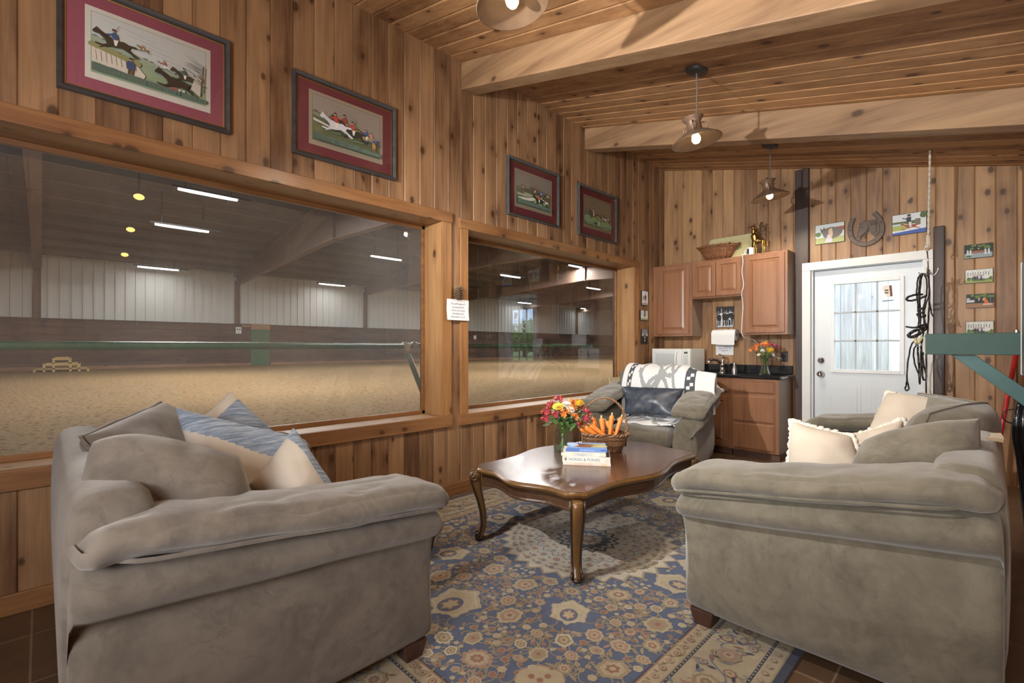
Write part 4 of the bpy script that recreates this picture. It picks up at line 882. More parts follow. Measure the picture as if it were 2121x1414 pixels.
# faucet, soap dispenser, outlet
t = thing('faucet', 'chrome kitchen faucet with a lever, behind the sink on the black counter', 'faucet', (.86, 5.86, .914))
mb = MB(); mb.lathe([(.034, .0005), (.034, .012), (.026, .02), (.025, .075), (.029, .085), (.029, .11), (.02, .13), (.0, .135)], 20); mb.build('body', M_CHROME, t, smooth=True, sharp=50)
mb = MB(); mb.tube(spline([(0, 0, .09), (-.03, -.03, .14), (-.075, -.075, .16), (-.11, -.11, .145), (-.115, -.115, .118)], 8), [.02]*9+[.018]*16+[.024]*8, 12); mb.build('spout', M_CHROME, t, smooth=True)
mb = MB(); mb.tube(spline([(.0, 0, .125), (.012, .005, .17), (-.0, -.01, .205), (-.035, -.03, .222)], 8), [.02]*8+[.016]*8+[.010]*9, 10, sq=.7); mb.build('lever', M_CHROME, t, smooth=True)
t = thing('soap_dispenser', 'low chrome soap dispenser right of the faucet', 'soap dispenser', (1.01, 5.83, .914))
mb = MB(); mb.lathe([(.028, .0005), (.027, .05), (.018, .085), (.016, .1), (.024, .105), (.024, .118), (.0, .12)], 16); mb.tube([(0, 0, .112), (-.04, -.04, .112), (-.055, -.055, .098)], [.012, .011, .009], 8); mb.build('body', M_CHROME, t, smooth=True, sharp=50)
t = thing('wall_outlet', 'black wall outlet plate right of the counter flowers', 'outlet', (1.484, 6.047, 1.112))
mb = MB(); mb.box(-.036, .036, -.008, 0, -.058, .058); mb.build('plate', M_BLACK, t, bevel=.003)
mb = MB(); mb.box(-.018, .018, -.011, -.007, -.034, .034); mb.build('sockets', plain('socket_black', (.02, .02, .022), .3), t, bevel=.002)
# paper towels and the notice under them
t = thing('paper_towel_roll', 'white paper towel roll on a bracket under the black and white photo', 'paper towels', (.85, 5.96, 1.37))
mb = MB(); mb.M = Matrix.Rotation(PI/2, 4, 'Y'); mb.lathe([(.018, -.14), (.068, -.14), (.069, -.135), (.069, .135), (.068, .14), (.018, .14)], 32, cap=False); mb.M = Matrix()
mb.build('roll', plain('towel_white', (.80, .81, .82), .85, .03, 60, .1), t, smooth=True, sharp=50)
mb = MB(); mb.loft([[(x, -.069, 0), (x, -.07, -.06), (x, -.067, -.122+.012*(x < 0))] for x in (-.138, 0, .138)], False, closed=False); mb.build('loose_sheet', plain('towel_sheet', (.78, .79, .80), .85, .03, 60, .1), t, smooth=True, recalc=False)
mb = MB(); mb.tube([(-.16, 0, 0), (.165, 0, 0)], .01, 8); mb.box(.155, .17, -.02, .085, -.02, .02); mb.box(-.17, -.155, -.02, .085, -.02, .02); mb.build('bracket', plain('bracket_brown', (.09, .06, .045), .4), t)
t = thing('paper_note', 'white printed note about dripping water, partly behind the paper towels', 'notice', (.814, 6.046, 1.23))
mb = MB(); mb.box(-.108, .108, -.002, -.0005, -.105, .085); mb.build('sheet', M_PAPER, t)
A = Art((0, -.0024, 0), *BW_)
for i, s_ in enumerate(['Please leave', 'water dripping at', 'night if under 30', 'degrees.']): A.text(s_, .024, 0, .022-.026*i, (.16, .2, .32))
A.line((-.02, -.007), (.06, -.007), .0015, (.16, .2, .32)); A.build('lettering', t)
# white cord from the cabinet top to the flowers
t = thing('power_cord', 'thin white cord running down between the upper cabinets to the counter flowers', 'cord', (1.133, 5.72, 2.28))
pts = [(1.19, 5.85, 2.285), (1.14, 5.75, 2.29), (1.133, 5.738, 2.27), (1.139, 5.738, 2.2), (1.128, 5.738, 2.1), (1.135, 5.738, 2.03), (1.147, 5.738, 1.93), (1.125, 5.738, 1.84), (1.139, 5.738, 1.7), (1.128, 5.74, 1.5), (1.133, 5.75, 1.352), (1.2, 5.93, 1.3), (1.27, 6.0, 1.2), (1.36, 6.03, 1.12), (1.46, 6.036, 1.09)]
mb = MB(); mb.tube([Vector(p)-V(1.133, 5.72, 2.28) for p in spline(pts, 6)], .0045, 6); mb.build('cable', plain('cord_white', (.75, .76, .78), .5), t, smooth=True)
# mug, giraffe, tray on the cabinets (the baskets come later)
t = thing('mug', 'white mug with a dark picture on top of the cabinets', 'mug', (1.185, 5.84, 2.281))
mb = MB(); mb.lathe([(.033, .0005), (.037, .004), (.037, .09), (.034, .09), (.034, .01), (.0, .008)], 24); mb.build('cup', M_MW, t, smooth=True, sharp=40)
mb = MB(); mb.tube(arc((-.035, 0, .046), .026, PI*.55, PI*1.45, 10), .005, 8); mb.build('handle', M_MW, t, smooth=True)
mb = MB(); rr = [[(.0374*math.cos(a), .0374*math.sin(a), z) for a in (-2.3+.1*i for i in range(8))] for z in (.014, .078)]; mb.loft(rr, False, closed=False); mb.build('mug_print', plain('mug_dark', (.015, .02, .05), .3, .3, 120), t, smooth=True, recalc=False)
M_BRASS = plain('old_brass', (.42, .26, .08), .3, .35, 30, metal=1.0)
t = thing('giraffe_figurine', 'brass giraffe figurine standing on top of the right cabinet', 'figurine', (1.265, 5.87, 2.281))
mb = MB()
mb.tube(spline([(.055, 0, .16), (.0, 0, .165), (-.035, 0, .18), (-.05, -.004, .25), (-.052, -.008, .31), (-.05, -.012, .335)], 6), [.02]*6+[.034]*6+[.036]*6+[.022]*6+[.014]*6+[.012], 12)
mb.tube(spline([(-.048, -.008, .332), (-.065, -.025, .328), (-.088, -.042, .312)], 6), [.016]*6+[.013]*4+[.009]*3, 10)
for sx, dy in ((-.04, -.014), (-.03, .016), (.05, -.014), (.058, .016)):
    mb.tube(spline([(sx, dy, .17), (sx-.006, dy, .1), (sx+.002, dy, .075), (sx-.002, dy, .012), (sx-.004, dy, .0)], 5), [.016]*5+[.009]*5+[.007]*5+[.008]*6, 8)
for dy in (-.012, .012): mb.tube([(-.046, -.008+dy, .34), (-.044, -.008+dy*1.2, .368)], .0035, 6); mb.tube([(-.045, -.008+dy, .335), (-.035, -.008+dy*2.4, .343)], [.006, .001], 6)
mb.tube(spline([(.075, 0, .17), (.09, 0, .14), (.09, 0, .09)], 5), [.004]*8+[.007]*3, 6)
mb.build('body', M_BRASS, t, smooth=True)
mb = MB(); random.seed(2)
for i in range(26):
    a = spline([(.02, .0, .18), (.02, .005, .27), (.012, .01, .34)], 8)[random.randint(4, 16)]; e = a+V(random.uniform(-.03, .05), random.uniform(-.03, .03), random.uniform(-.01, .05))
    mb.tube([a, e], .0018, 4); mb.ball(e, (.006, .004, .006), 6, 4)
mb.tube(spline([(.02, .0, .0), (.03, .01, .12), (.02, .005, .27), (.012, .01, .34)], 6), .0035, 6)
mb.build('leafy_branch', plain('dark_bronze', (.09, .065, .03), .4, .3, 40, metal=.8), t)
t = thing('serving_tray', 'cream tray painted with a huntsman, leaning on the wall behind the wicker basket', 'tray', (.905, 5.945, 2.281))
M_TRAY = plain('tray_cream', (.56, .50, .27), .25, .06, 8)
mb = MB(); mb.M = Matrix.Rotation(-.16, 4, 'X')
def rr2(w, h, r, y, zc, n=5):
    out = []
    for cx, cz, a0 in ((w-r, zc+h-r, 0), (-w+r, zc+h-r, PI/2), (-w+r, zc-h+r, PI), (w-r, zc-h+r, 1.5*PI)):
        out += [(cx+r*math.cos(a0+PI/2*i/n), y, cz+r*math.sin(a0+PI/2*i/n)) for i in range(n+1)]
    return out
mb.loft([rr2(.25, .145, .03, .02, .148), rr2(.255, .148, .035, -.008, .148), rr2(.25, .143, .032, -.012, .148), rr2(.215, .11, .025, .004, .148), rr2(.2, .1, .02, .005, .148)], True)
mb.build('dish', M_TRAY, t, smooth=True, sharp=60)
A = Art(mb.M @ V(0, .0048, .148), (1, 0, 0), mb.M.to_3x3() @ V(0, 0, 1), mb.M.to_3x3() @ V(0, -1, 0))
A.poly([(-.05, .0), (-.045, .05), (-.025, .07), (.0, .055), (.005, .0)], (.22, .03, .03), .02, -.03, 1.2); A.disc(-.006, .06, .012, (.5, .35, .25)); A.disc(-.006, .07, .014, (.02, .02, .02), .01)
A.blob(.09, -.0, .05, .03, (.22, .25, .1), 1); A.poly([(-.08, -.02), (-.08, .03), (-.06, .015), (-.045, .035), (-.04, -.02)], (.2, .2, .15), .0, .0, 1); A.build('painting', t)

# ------------------------------------------------------------------ iron horseshoe with a horse's head
M_IRON = plain('cast_iron_brown', (.12, .085, .06), .55, .2, 60, .3)
t = thing('horseshoe_plaque', 'cast iron horseshoe with a horse head in it, hung over the white door', 'wall ornament', (2.243, 6.045, 2.425), (0, -.13, 0))
mb = MB(); rings = []
cl_ = spline([(-.088, 0, .158), (-.120, 0, .09), (-.134, 0, .01), (-.117, 0, -.072), (-.062, 0, -.128), (0, 0, -.144), (.062, 0, -.128), (.117, 0, -.072), (.134, 0, .01), (.120, 0, .09), (.088, 0, .158)], 5)
for i, c in enumerate(cl_):
    d = (cl_[min(i+1, len(cl_)-1)]-cl_[max(i-1, 0)]).normalized(); q = V(d.z, 0, -d.x)
    rings.append([c+q*s_*.022+V(0, y_, 0) for s_, y_ in ((1, 0), (1, -.013), (.75, -.018), (-.75, -.018), (-1, -.013), (-1, 0))])
mb.loft(rings, True); mb.build('horseshoe', M_IRON, t)
mb = MB()
HEAD = [(.112, .07), (.06, .075), (.02, .072), (-.002, .09), (-.012, .068), (-.03, .06), (-.045, .078), (-.05, .05), (-.058, .02), (-.07, -.025), (-.088, -.065), (-.095, -.082), (-.09, -.095), (-.07, -.1), (-.056, -.09), (-.05, -.075), (-.03, -.06), (.0, -.042), (.018, -.02), (.03, .0), (.036, -.03), (.05, -.065), (.06, -.1), (.1, -.07), (.118, .0)]
HEAD = [(x*1.0, z*1.05+.015) for x, z in HEAD]
mb.prism(HEAD, 'y', -.012, 0); mb.prism([(x*.8-.004, z*.8+.005) for x, z in HEAD], 'y', -.019, -.012)
mb.tube([(-.085, -.015, -.045), (-.055, -.02, -.05), (-.035, -.016, -.045)], .004, 6); mb.tube(spline([(.02, -.018, .05), (.024, -.022, .01), (.0, -.022, -.04), (-.02, -.02, -.075), (-.005, -.014, -.09)], 5), .004, 6); mb.ball((-.03, -.018, .04), (.008, .006, .006), 8, 6)
for k in range(5): mb.tube([(.04+.012*k, -.016, .075), (.05+.012*k, -.02, .03)], .004, 5)
mb.build('horse_head', M_IRON, t, bevel=.003)
mb = MB(); [mb.ball((x, -.018, .035), .007, 8, 6) for x in (-.133, .133)]; mb.build('screw_heads', M_CHROME, t, smooth=True)
mb = MB()
for i in range(6, 46, 6):
    c = cl_[i]; mb.cbox((c.x, -.0185, c.z), (.005, .0008, .008))
mb.build('nail_slots', M_BLACK, t)
# ------------------------------------------------------------------ soft furniture
F_SUEDE_L = fabric('suede_left_lit', (.150, .128, .106), (.084, .070, .057), 4.0)  # one suede in two tints; this one carries the light on the loveseat
F_SUEDE_R = fabric('suede_right_lit', (.155, .136, .100), (.090, .078, .056), 4.0)  # same suede, tinted for the light on sofa and armchair
M_FOOT = wood('foot_brown', (.09, .04, .025), (.03, .014, .01), axis='z', normal='y', knots=0)
def pillow(mb, c, t, n=14, bow=.06, amp=.006, seed=0, split=None, fr=5, pw=.42, inv=None, cre=0.0, rnd=0.0):
    """c: four corners (top left, top right, bottom right, bottom left); t: full thickness"""
    tl, tr, br, bl = (Vector(p) for p in c)
    if inv is not None: tl, tr, br, bl = (inv @ p for p in (tl, tr, br, bl))
    nrm = ((tr-bl).cross(tl-br)).normalized(); vs = []; fs = []; ms = []
    def pt(u, v, s):
        if rnd:
            x_, y_ = 2*u-1, 2*v-1; k_ = rnd*(1-u); u, v = .5+.5*x_*math.sqrt(1-k_*y_*y_/2), .5+.5*y_*math.sqrt(1-k_*x_*x_/2); x0_, y0_ = x_, y_
        uu = .5+(u-.5)*(1-bow*4*v*(1-v)); vv = .5+(v-.5)*(1-bow*4*u*(1-u))
        p = bl*(1-uu)*(1-vv)+br*uu*(1-vv)+tr*uu*vv+tl*(1-uu)*vv
        a = max(0, 1-(x0_ if rnd else 2*u-1)**2); b = max(0, 1-(y0_ if rnd else 2*v-1)**2)
        h = t/2*(a*b)**pw
        q = p+nrm*s*h
        if cre: q += nrm*s*crease(p, (6, 6, 6), cre, 5.0, seed)*min(1, a*b*5)
        w_ = noise.noise_vector(p*fr+V(seed, 0, s))*amp*2+noise.noise_vector(p*fr*3+V(0, seed, s))*amp*.6
        return q+w_*min(1, (a*b)*4+.25)
    g = [.5+.5*math.sin((i/n-.5)*PI)*.55+(i/n-.5)*.45 for i in range(n+1)]
    idx = {}
    for s in (1, -1):
        for i in range(n+1):
            for j in range(n+1):
                if i in (0, n) or j in (0, n):
                    if s == -1: idx[(i, j, s)] = idx[(i, j, 1)]; continue
                idx[(i, j, s)] = len(vs); vs.append(pt(g[i], g[j], s if not (i in (0, n) or j in (0, n)) else 0))
        for i in range(n):
            for j in range(n):
                f = [idx[(i, j, s)], idx[(i+1, j, s)], idx[(i+1, j+1, s)], idx[(i, j+1, s)]]
                fs.append(f if s > 0 else f[::-1]); ms.append(split((g[i]+g[i+1])/2, (g[j]+g[j+1])/2, s) if split else 0)
    o = len(mb.v)
    mb.v += [mb.M @ Vector(p) for p in vs]
    for f, m in zip(fs, ms): mb.f.append([o+i for i in f]); mb.m.append(m)
    per = [vs[idx[(i, 0, 1)]] for i in range(n)]+[vs[idx[(n, j, 1)]] for j in range(n)]+[vs[idx[(i, n, 1)]] for i in range(n, 0, -1)]+[vs[idx[(0, j, 1)]] for j in range(n, 0, -1)]
    return per
def crease(p, k=(3, 9, 3), amp=.008, w=5.0, seed=0):
    n_ = noise.noise(V(p.x*k[0]+seed, p.y*k[1], p.z*k[2]+seed*.3)); m_ = noise.noise(V(p.x*k[1]*.5+seed*2, p.y*k[0]*.8, p.z*4))
    return -amp*max(0, 1-abs(n_)*w)-amp*.6*max(0, 1-abs(m_)*w)
def sofa(name, lab, cat, W, D, loc, rot, fab, nseat, seed=0, rise=.12, crise=.09):
    t = thing(name, lab, cat, loc, rot)
    zp = lambda y: .578+rise*(y/D); zc = lambda y: .478+crise*(y/D)
    AW = .215
    mb = MB(); mb.box(.1, W-.1, .03, D-.06, .075, .31); mb.build('base', fab, t, smooth=True, sharp=40, bevel=.02)
    for side in (0, 1):
        X_ = (lambda u: u) if side == 0 else (lambda u: W-u)
        mb = MB(); rings = []
        for k, (y, ins) in enumerate([(-.012, .03), (-.004, .008), (.01, 0)]+[(.01+(D-.04)*i/8, 0) for i in range(1, 9)]+[(D-.012, .02)]):
            a, b = zc(max(y, 0)), zp(max(y, 0)); ring = []
            for u, z in ((AW, .07), (.05, .068), (.02, .085), (.002, .16), (-.006, .26), (.0, a-.1), (.01, a-.04), (.026 if k > 2 else .008, a-.006), (.0, a+.004), (-.036, a+.018), (-.058, a+.05), (-.058, b-.04), (-.035, b-.005), (.03, b+.03), (AW, b+.03)):
                uu = u+ins*(1 if u < .1 else 0); zz = z-ins*(1 if z > b-.03 else 0)+ins*(2.2 if z < .1 else .8 if z < .17 else 0)
                yy = y
                if k < 3: yy = y+.03*math.sin(min(1, max(0, (z-.1)/(a-.1)))*PI)*(1 if z < a else 0)
                p = V(X_(uu), yy, zz); p += noise.noise_vector(p*4+V(seed, side, 0))*.006
                ring.append(p)
            rings.append(ring)
        mb.loft(rings, True); arm = mb.build('arm', fab, t, smooth=True, sub=1)
        mb = MB()
        cx = X_(.075); hy = D/2-.0
        def fn(o, hy=hy, side=side):
            y = o.y+hy; f = max(0, min(1, y/D))
            o.z += zp(y)-zp(hy)-.022*max(0, 1-f/.12)**2-.03*max(0, (f-.88)/.12)**2+.008*math.sin(y*6.3+seed*2)
            c_ = crease(o+V(0, 0, 0), (3.5, 9, 3), .011, 6.5, seed+side)
            o.z += c_*(1 if o.z > zp(y)-zp(hy) else 0); o.x += -c_*(1 if o.x > 0 else -1)*.7
            return o
        mb.soft((cx, D/2-.03, zp(hy)+.066), (.145, hy, .046), .045, 32, .016, fn, .007, 6.5, seed+side*9)
        pad = mb.build('arm_pillow', fab, t, smooth=True, sub=1)
        mb = MB(); pp = []
        for i in range(6): a = PI*.5*(1-i/5); pp.append((X_(-.066+.05*(1-math.cos(a))), -.032-.012*0+.045*(1-math.sin(PI/2-a))*0-.0, zp(0)+.024)) if False else None
        for i in range(25):
            y = -.025+(D-.07)*i/24; e = .05*max(0, 1-i/2)**2+.04*max(0, (i-22)/2)**2; pp.append((X_(-.067+e), y, zp(y)+.030-.008*max(0, 1-i/2)))
        mb.tube(pp, .006, 6); mb.build('piping', fab, pad, smooth=True)
    # back frame
    mb = MB(); rings = []
    for x, ins in ((.03, .03), (.045, .006), (.075, 0), (W*.25, 0), (W*.5, 0), (W*.75, 0), (W-.075, 0), (W-.045, .006), (W-.03, .03)):
        ring = []
        for y, z in ((D-.02, .07), (D+.0, .3), (D+.004, .6), (D-.005, .80), (D-.035, .845), (D-.10, .85), (D-.17, .845), (D-.2, .80), (D-.24, .45), (D-.26, .2), (D-.26, .07)):
            ring.append(V(x, y-ins*(1 if y > D-.1 else -1), z-ins*(1 if z > .7 else 0)+.012*math.sin(x*5+seed)*(1 if z > .7 else 0)))
        rings.append(ring)
    mb.loft(rings, True); mb.build('back', fab, t, smooth=True, sub=1)
    sw = (W-2*AW)/nseat
    for i in range(nseat):
        mb = MB(); mb.soft((AW+sw*(i+.5), (D-.24)/2-.02, .375), (sw/2-.004, (D-.24)/2+.025, .085), .055, 14, .03, None, .006, 5, seed+i*3)
        mb.build('seat_cushion', fab, t, smooth=True, sub=1)
    for x in (.07, W-.07):
        for y in (.075, D-.08):
            mb = MB(); mb.loft([[(x-a, y-a, z), (x+a, y-a, z), (x+a, y+a, z), (x-a, y+a, z)] for a, z in ((.036, .0005 if y > .2 else .0136), (.05, .085))], True); mb.build('foot', M_FOOT, t, bevel=.004)
    M_ = Matrix.Translation(loc) @ Matrix.Rotation(rot, 4, 'Z')
    return t, M_.inverted()
def cushion(par, inv, c, th, fab, seed, pipe=True, **k):
    mb = MB(); per = pillow(mb, c, th, 24, seed=seed, inv=inv, cre=.008, **k); o = mb.build('back_cushion', fab, par, smooth=True, sub=1)
    if pipe: mb = MB(); mb.tube(per, .006, 6, closed=True); mb.build('piping', fab, o, smooth=True)
L, iL = sofa('loveseat', 'suede loveseat at left with its back to the camera, under the big window', 'sofa', 1.50, 1.07, (1.625, 1.10, 0), PI, F_SUEDE_L, 2, 1, .10, .075)
cushion(L, iL, [(1.22, .085, .97), (1.37, .475, .855), (1.46, .52, .46), (1.43, .10, .47)], .40, F_SUEDE_L, 3, amp=.012, bow=-.08, pw=.30, rnd=.5, pipe=False)
cushion(L, iL, [(.86, .10, .90), (.14, .44, .935), (.2, .66, .47), (.86, .36, .47)], .30, F_SUEDE_L, 7, amp=.012, bow=.0, pw=.36)
R, iR = sofa('sofa', 'suede sofa at right, its near arm facing the camera', 'sofa', 2.22, 1.0, (2.2, 4.22, 0), -PI/2, F_SUEDE_R, 3, 4, .145, .115)
cushion(R, iR, [(2.765, 2.45, .835), (3.13, 2.52, .955), (3.12, 2.36, .47), (2.72, 2.40, .50)], .36, F_SUEDE_R, 11, amp=.013, bow=-.06, pw=.32, rnd=.3, pipe=False)
cushion(R, iR, [(2.95, 2.95, .91), (3.14, 3.2, .955), (3.0, 3.3, .47), (2.85, 2.8, .47)], .30, F_SUEDE_R, 12, amp=.012, bow=-.05, pw=.34)
cushion(R, iR, [(2.84, 3.85, .935), (3.15, 3.25, .94), (3.0, 3.35, .47), (2.84, 4.0, .47)], .28, F_SUEDE_R, 15, amp=.012, bow=-.03, pw=.36)
mb = MB(); mb.M = iR
mb.poly([(3.135, 2.62, .862), (3.155, 2.72, .863), (3.15, 2.82, .862), (3.185, 2.86, .861), (3.192, 2.7, .86), (3.188, 2.58, .86)]); mb.build('worn_patch', plain('bare_backing', (.5, .45, .36), .9, .1, 40), R)['label'] = 'bare cream patch worn through the top of the back'
CH, iC = sofa('armchair', 'suede armchair in the corner with a white throw over it', 'armchair', 1.05, .95, (.31, 3.85, 0), math.radians(13), F_SUEDE_R, 1, 9, .15, .12)
mc = iC.inverted()
cushion(CH, iC, [mc @ V(.10, .70, .95), mc @ V(.95, .74, .93), mc @ V(.88, .62, .47), mc @ V(.17, .62, .47)], .26, F_SUEDE_R, 21, amp=.012, bow=.02, pw=.36)
# loose pillows on the loveseat
m, nt_, b_, o_ = mat_base('blue_slub_weave'); M_BLUE = m
tc_ = node(nt_, 'ShaderNodeTexCoord')
mp_ = node(nt_, 'ShaderNodeMapping', {'Vector': tc_.outputs['Object'], 'Rotation': (0, .5, .4), 'Scale': (1, 1, 1)})
ms_ = node(nt_, 'ShaderNodeMapping', {'Vector': mp_.outputs[0], 'Scale': (9, 9, 95)})
wv_ = node(nt_, 'ShaderNodeTexNoise', {'Vector': ms_.outputs[0], 'Scale': 1.0, 'Detail': 4.0, 'Roughness': .65})
ns_ = node(nt_, 'ShaderNodeTexNoise', {'Vector': tc_.outputs['Object'], 'Scale': 190.0})
c_ = ramp(nt_, wv_.outputs['Fac'], [(.33, (.09, .125, .185)), (.5, (.21, .265, .35)), (.68, (.36, .42, .50))])
c_ = mixc(nt_, .3, c_, mixc(nt_, ns_.outputs['Fac'], (.2, .2, .2), (.9, .9, .9)), 'OVERLAY')
setin(nt_, b_, col=c_, rough=.9, sheen=.2, spec=.2, normal=bump(nt_, math_(nt_, 'ADD', wv_.outputs['Fac'], math_(nt_, 'MULTIPLY', ns_.outputs['Fac'], .4)), .6, .01))
M_LINEN = plain('cream_linen', (.48, .44, .385), .9, .06, 300, .15)
def loose(lab, c, th, mats, seed, split=None, name='throw_pillow', group=None, piped=None, **k):
    ctr = sum((Vector(p) for p in c), V(0, 0, 0))/4; base = V(ctr.x, ctr.y, min(p[2] for p in c))
    t = thing(name, lab, 'pillow', base, group=group); inv = Matrix.Translation(-base)
    mb = MB(); per = pillow(mb, c, th, 64 if split else 20, seed=seed, inv=inv, split=split, cre=.005, **k); mb.build('cover', mats, t, smooth=True, sub=0 if split else 1)
    return t, per
loose('blue topped cream pillow leaning at the back of the loveseat, widest of its group', [(.86, .38, .98), (1.12, .79, .83), (1.38, .87, .56), (1.24, .40, .55)], .18, [M_LINEN, M_BLUE], 2, lambda u, v, s: 1 if v > .80-.36*u or u > .84 else 0, group='blue and cream pillows on the loveseat')
loose('blue pillow with one corner pointing up, against the window, farthest on the loveseat', [(.70, .475, .89), (.60, .637, 1.01), (.75, .80, .80), (.88, .60, .62)], .15, [M_LINEN, M_BLUE], 5, lambda u, v, s: 1 if v < .83 else 0, group='blue and cream pillows on the loveseat')
loose('cream pillow with a blue edge, nearest the front of the loveseat', [(1.30, .52, .73), (1.2, .712, .90), (1.34, .81, .68), (1.42, .66, .53)], .2, [M_LINEN, M_BLUE], 8, lambda u, v, s: 1 if u > .78 else 0, group='blue and cream pillows on the loveseat')
# cream fringed pillows on the sofa
M_KNIT = plain('cream_knit', (.50, .435, .355), .95, .1, 220, .35); M_FRINGE = plain('cream_fringe', (.62, .57, .50), .95, .12, 160, .4)
for lab, c, th, sd in (('cream fringed pillow lowest and nearest on the suede sofa', [(2.432, 2.75, .845), (2.69, 2.75, .80), (2.84, 2.60, .50), (2.43, 2.60, .47)], .2, 31),
                       ('cream fringed pillow in the middle of the three on the suede sofa', [(2.60, 2.96, .74), (2.845, 3.1, .86), (2.88, 2.95, .56), (2.58, 2.90, .50)], .18, 32),
                       ('cream fringed pillow tallest and farthest, against the far arm of the suede sofa', [(2.70, 3.75, .94), (2.965, 3.65, .93), (2.95, 3.42, .55), (2.58, 3.5, .55)], .22, 33)):
    t, per = loose(lab, c, th, M_KNIT, sd, amp=.009, group='cream fringed pillows on the sofa')
    mb = MB(); random.seed(sd)
    L_ = [Vector(p) for p in per]; n_ = len(L_)
    for i in range(n_):
        for k in range(2):
            p = L_[i].lerp(L_[(i+1) % n_], k/2); mb.ball(p+V(random.uniform(-.004, .004), random.uniform(-.004, .004), random.uniform(-.004, .004)), random.uniform(.011, .017), 7, 5)
    mb.build('fringe', M_FRINGE, t, smooth=True)
M_DENIM = plain('navy_leather', (.03, .045, .075), .38, .35, 18, .1, coat=.3)
loose('dark navy cushion mostly hidden behind the near back cushion of the suede sofa', [(2.735, 2.93, .765), (2.90, 2.93, .80), (2.92, 2.86, .60), (2.74, 2.86, .58)], .11, M_DENIM, 41)
# leather pillow and throw on the armchair
def cl(x, y, z): return mc @ V(x, y, z)
M_LEATH, nt_, b_, o_ = mat_base('blue_grey_leather')
tc_ = node(nt_, 'ShaderNodeTexCoord'); n_a = node(nt_, 'ShaderNodeTexNoise', {'Vector': tc_.outputs['Object'], 'Scale': 9.0, 'Detail': 8.0, 'Roughness': .7, 'Distortion': 1.5})
setin(nt_, b_, col=ramp(nt_, n_a.outputs['Fac'], [(.38, (.028, .034, .048)), (.62, (.075, .09, .12)), (.75, (.16, .185, .23))]), rough=.3, spec=.6, normal=bump(nt_, n_a.outputs['Fac'], .2, .01))
t, per = loose('long blue grey leather pillow on the armchair', [cl(.19, .47, .81), cl(.86, .47, .82), cl(.80, .35, .535), cl(.27, .35, .535)], .17, M_LEATH, 51, amp=.012, bow=.1)
mb = MB(); A0 = [cl(.545, .335+.0*k, .54+.045*k) for k in range(7)]
t = thing('throw_blanket', 'white throw with grey straps and dark bands draped over the armchair', 'blanket', cl(.55, .4, .47)); base = t.location.copy(); t.location = base
mb = MB(); NU, NV = 100, 90
path = spline([(1.0, .66), (1.0, .86), (.93, 1.0), (.80, 1.035), (.66, 1.0), (.565, .90), (.515, .77), (.49, .64), (.46, .52), (.39, .497), (.29, .492), (.2, .488), (.13, .485)], 5); 
def bl(u, v):
    f = v*(len(path)-1); i = min(int(f), len(path)-2); q = Vector((path[i][0], path[i][1])) if False else path[i].lerp(path[i+1], f-i)
    y, z = q[0], q[1]; x = .20+.74*u
    if u > .8 and v < .62:   # runs out over the right arm
        k = (u-.8)/.2; x += .18*k; z = z*(1-k)+(.90-.16*k+.02)*k if v < .35 else z
    z += .010*math.sin(u*21+v*5)+.006*math.sin(v*26+u*8); y += .008*math.sin(u*17+v*9)
    if v > .78: z += .014*(1+math.sin(u*24))*(v-.78)*3
    x += .012*math.sin(v*11)
    return mc @ V(x, y, z)-base
vs = [bl(i/NU, j/NV) for j in range(NV+1) for i in range(NU+1)]; fs = []; ms = []
for j in range(NV):
    for i in range(NU):
        fs.append((j*(NU+1)+i, j*(NU+1)+i+1, (j+1)*(NU+1)+i+1, (j+1)*(NU+1)+i)); u, v = (i+.5)/NU, (j+.5)/NV; m_ = 0
        for e in (.10, .86):
            if abs(u-e) < .035: m_ = 2 if not (abs(u-e) < .022 and (i//2+j//2) % 3 == 0) else 0
        for cx, cy, r in ((.38, .36, .13), (.62, .30, .11), (.5, .55, .16), (.3, .8, .12), (.66, .82, .13)):
            d = math.hypot(u-cx, (v-cy)*1.1)
            if abs(d-r) < .018: m_ = m_ or 1
        for cx, sl in ((.25, .7), (.55, -.8), (.7, .5)):
            if abs(u-cx-sl*(v-.4)) < .02 and .2 < u < .8: m_ = m_ or 1
        ms.append(m_)
mb.v = vs; mb.f = fs; mb.m = ms
o = mb.build('cloth', [plain('throw_white', (.72, .73, .74), .95, .04, 200, .2), plain('throw_grey', (.33, .35, .36), .95, .08, 200, .2), plain('throw_charcoal', (.075, .08, .095), .95, .15, 200, .2)], t, smooth=True, recalc=False)
sm = o.modifiers.new('thick', 'SOLIDIFY'); sm.thickness = .012; sm.offset = 1
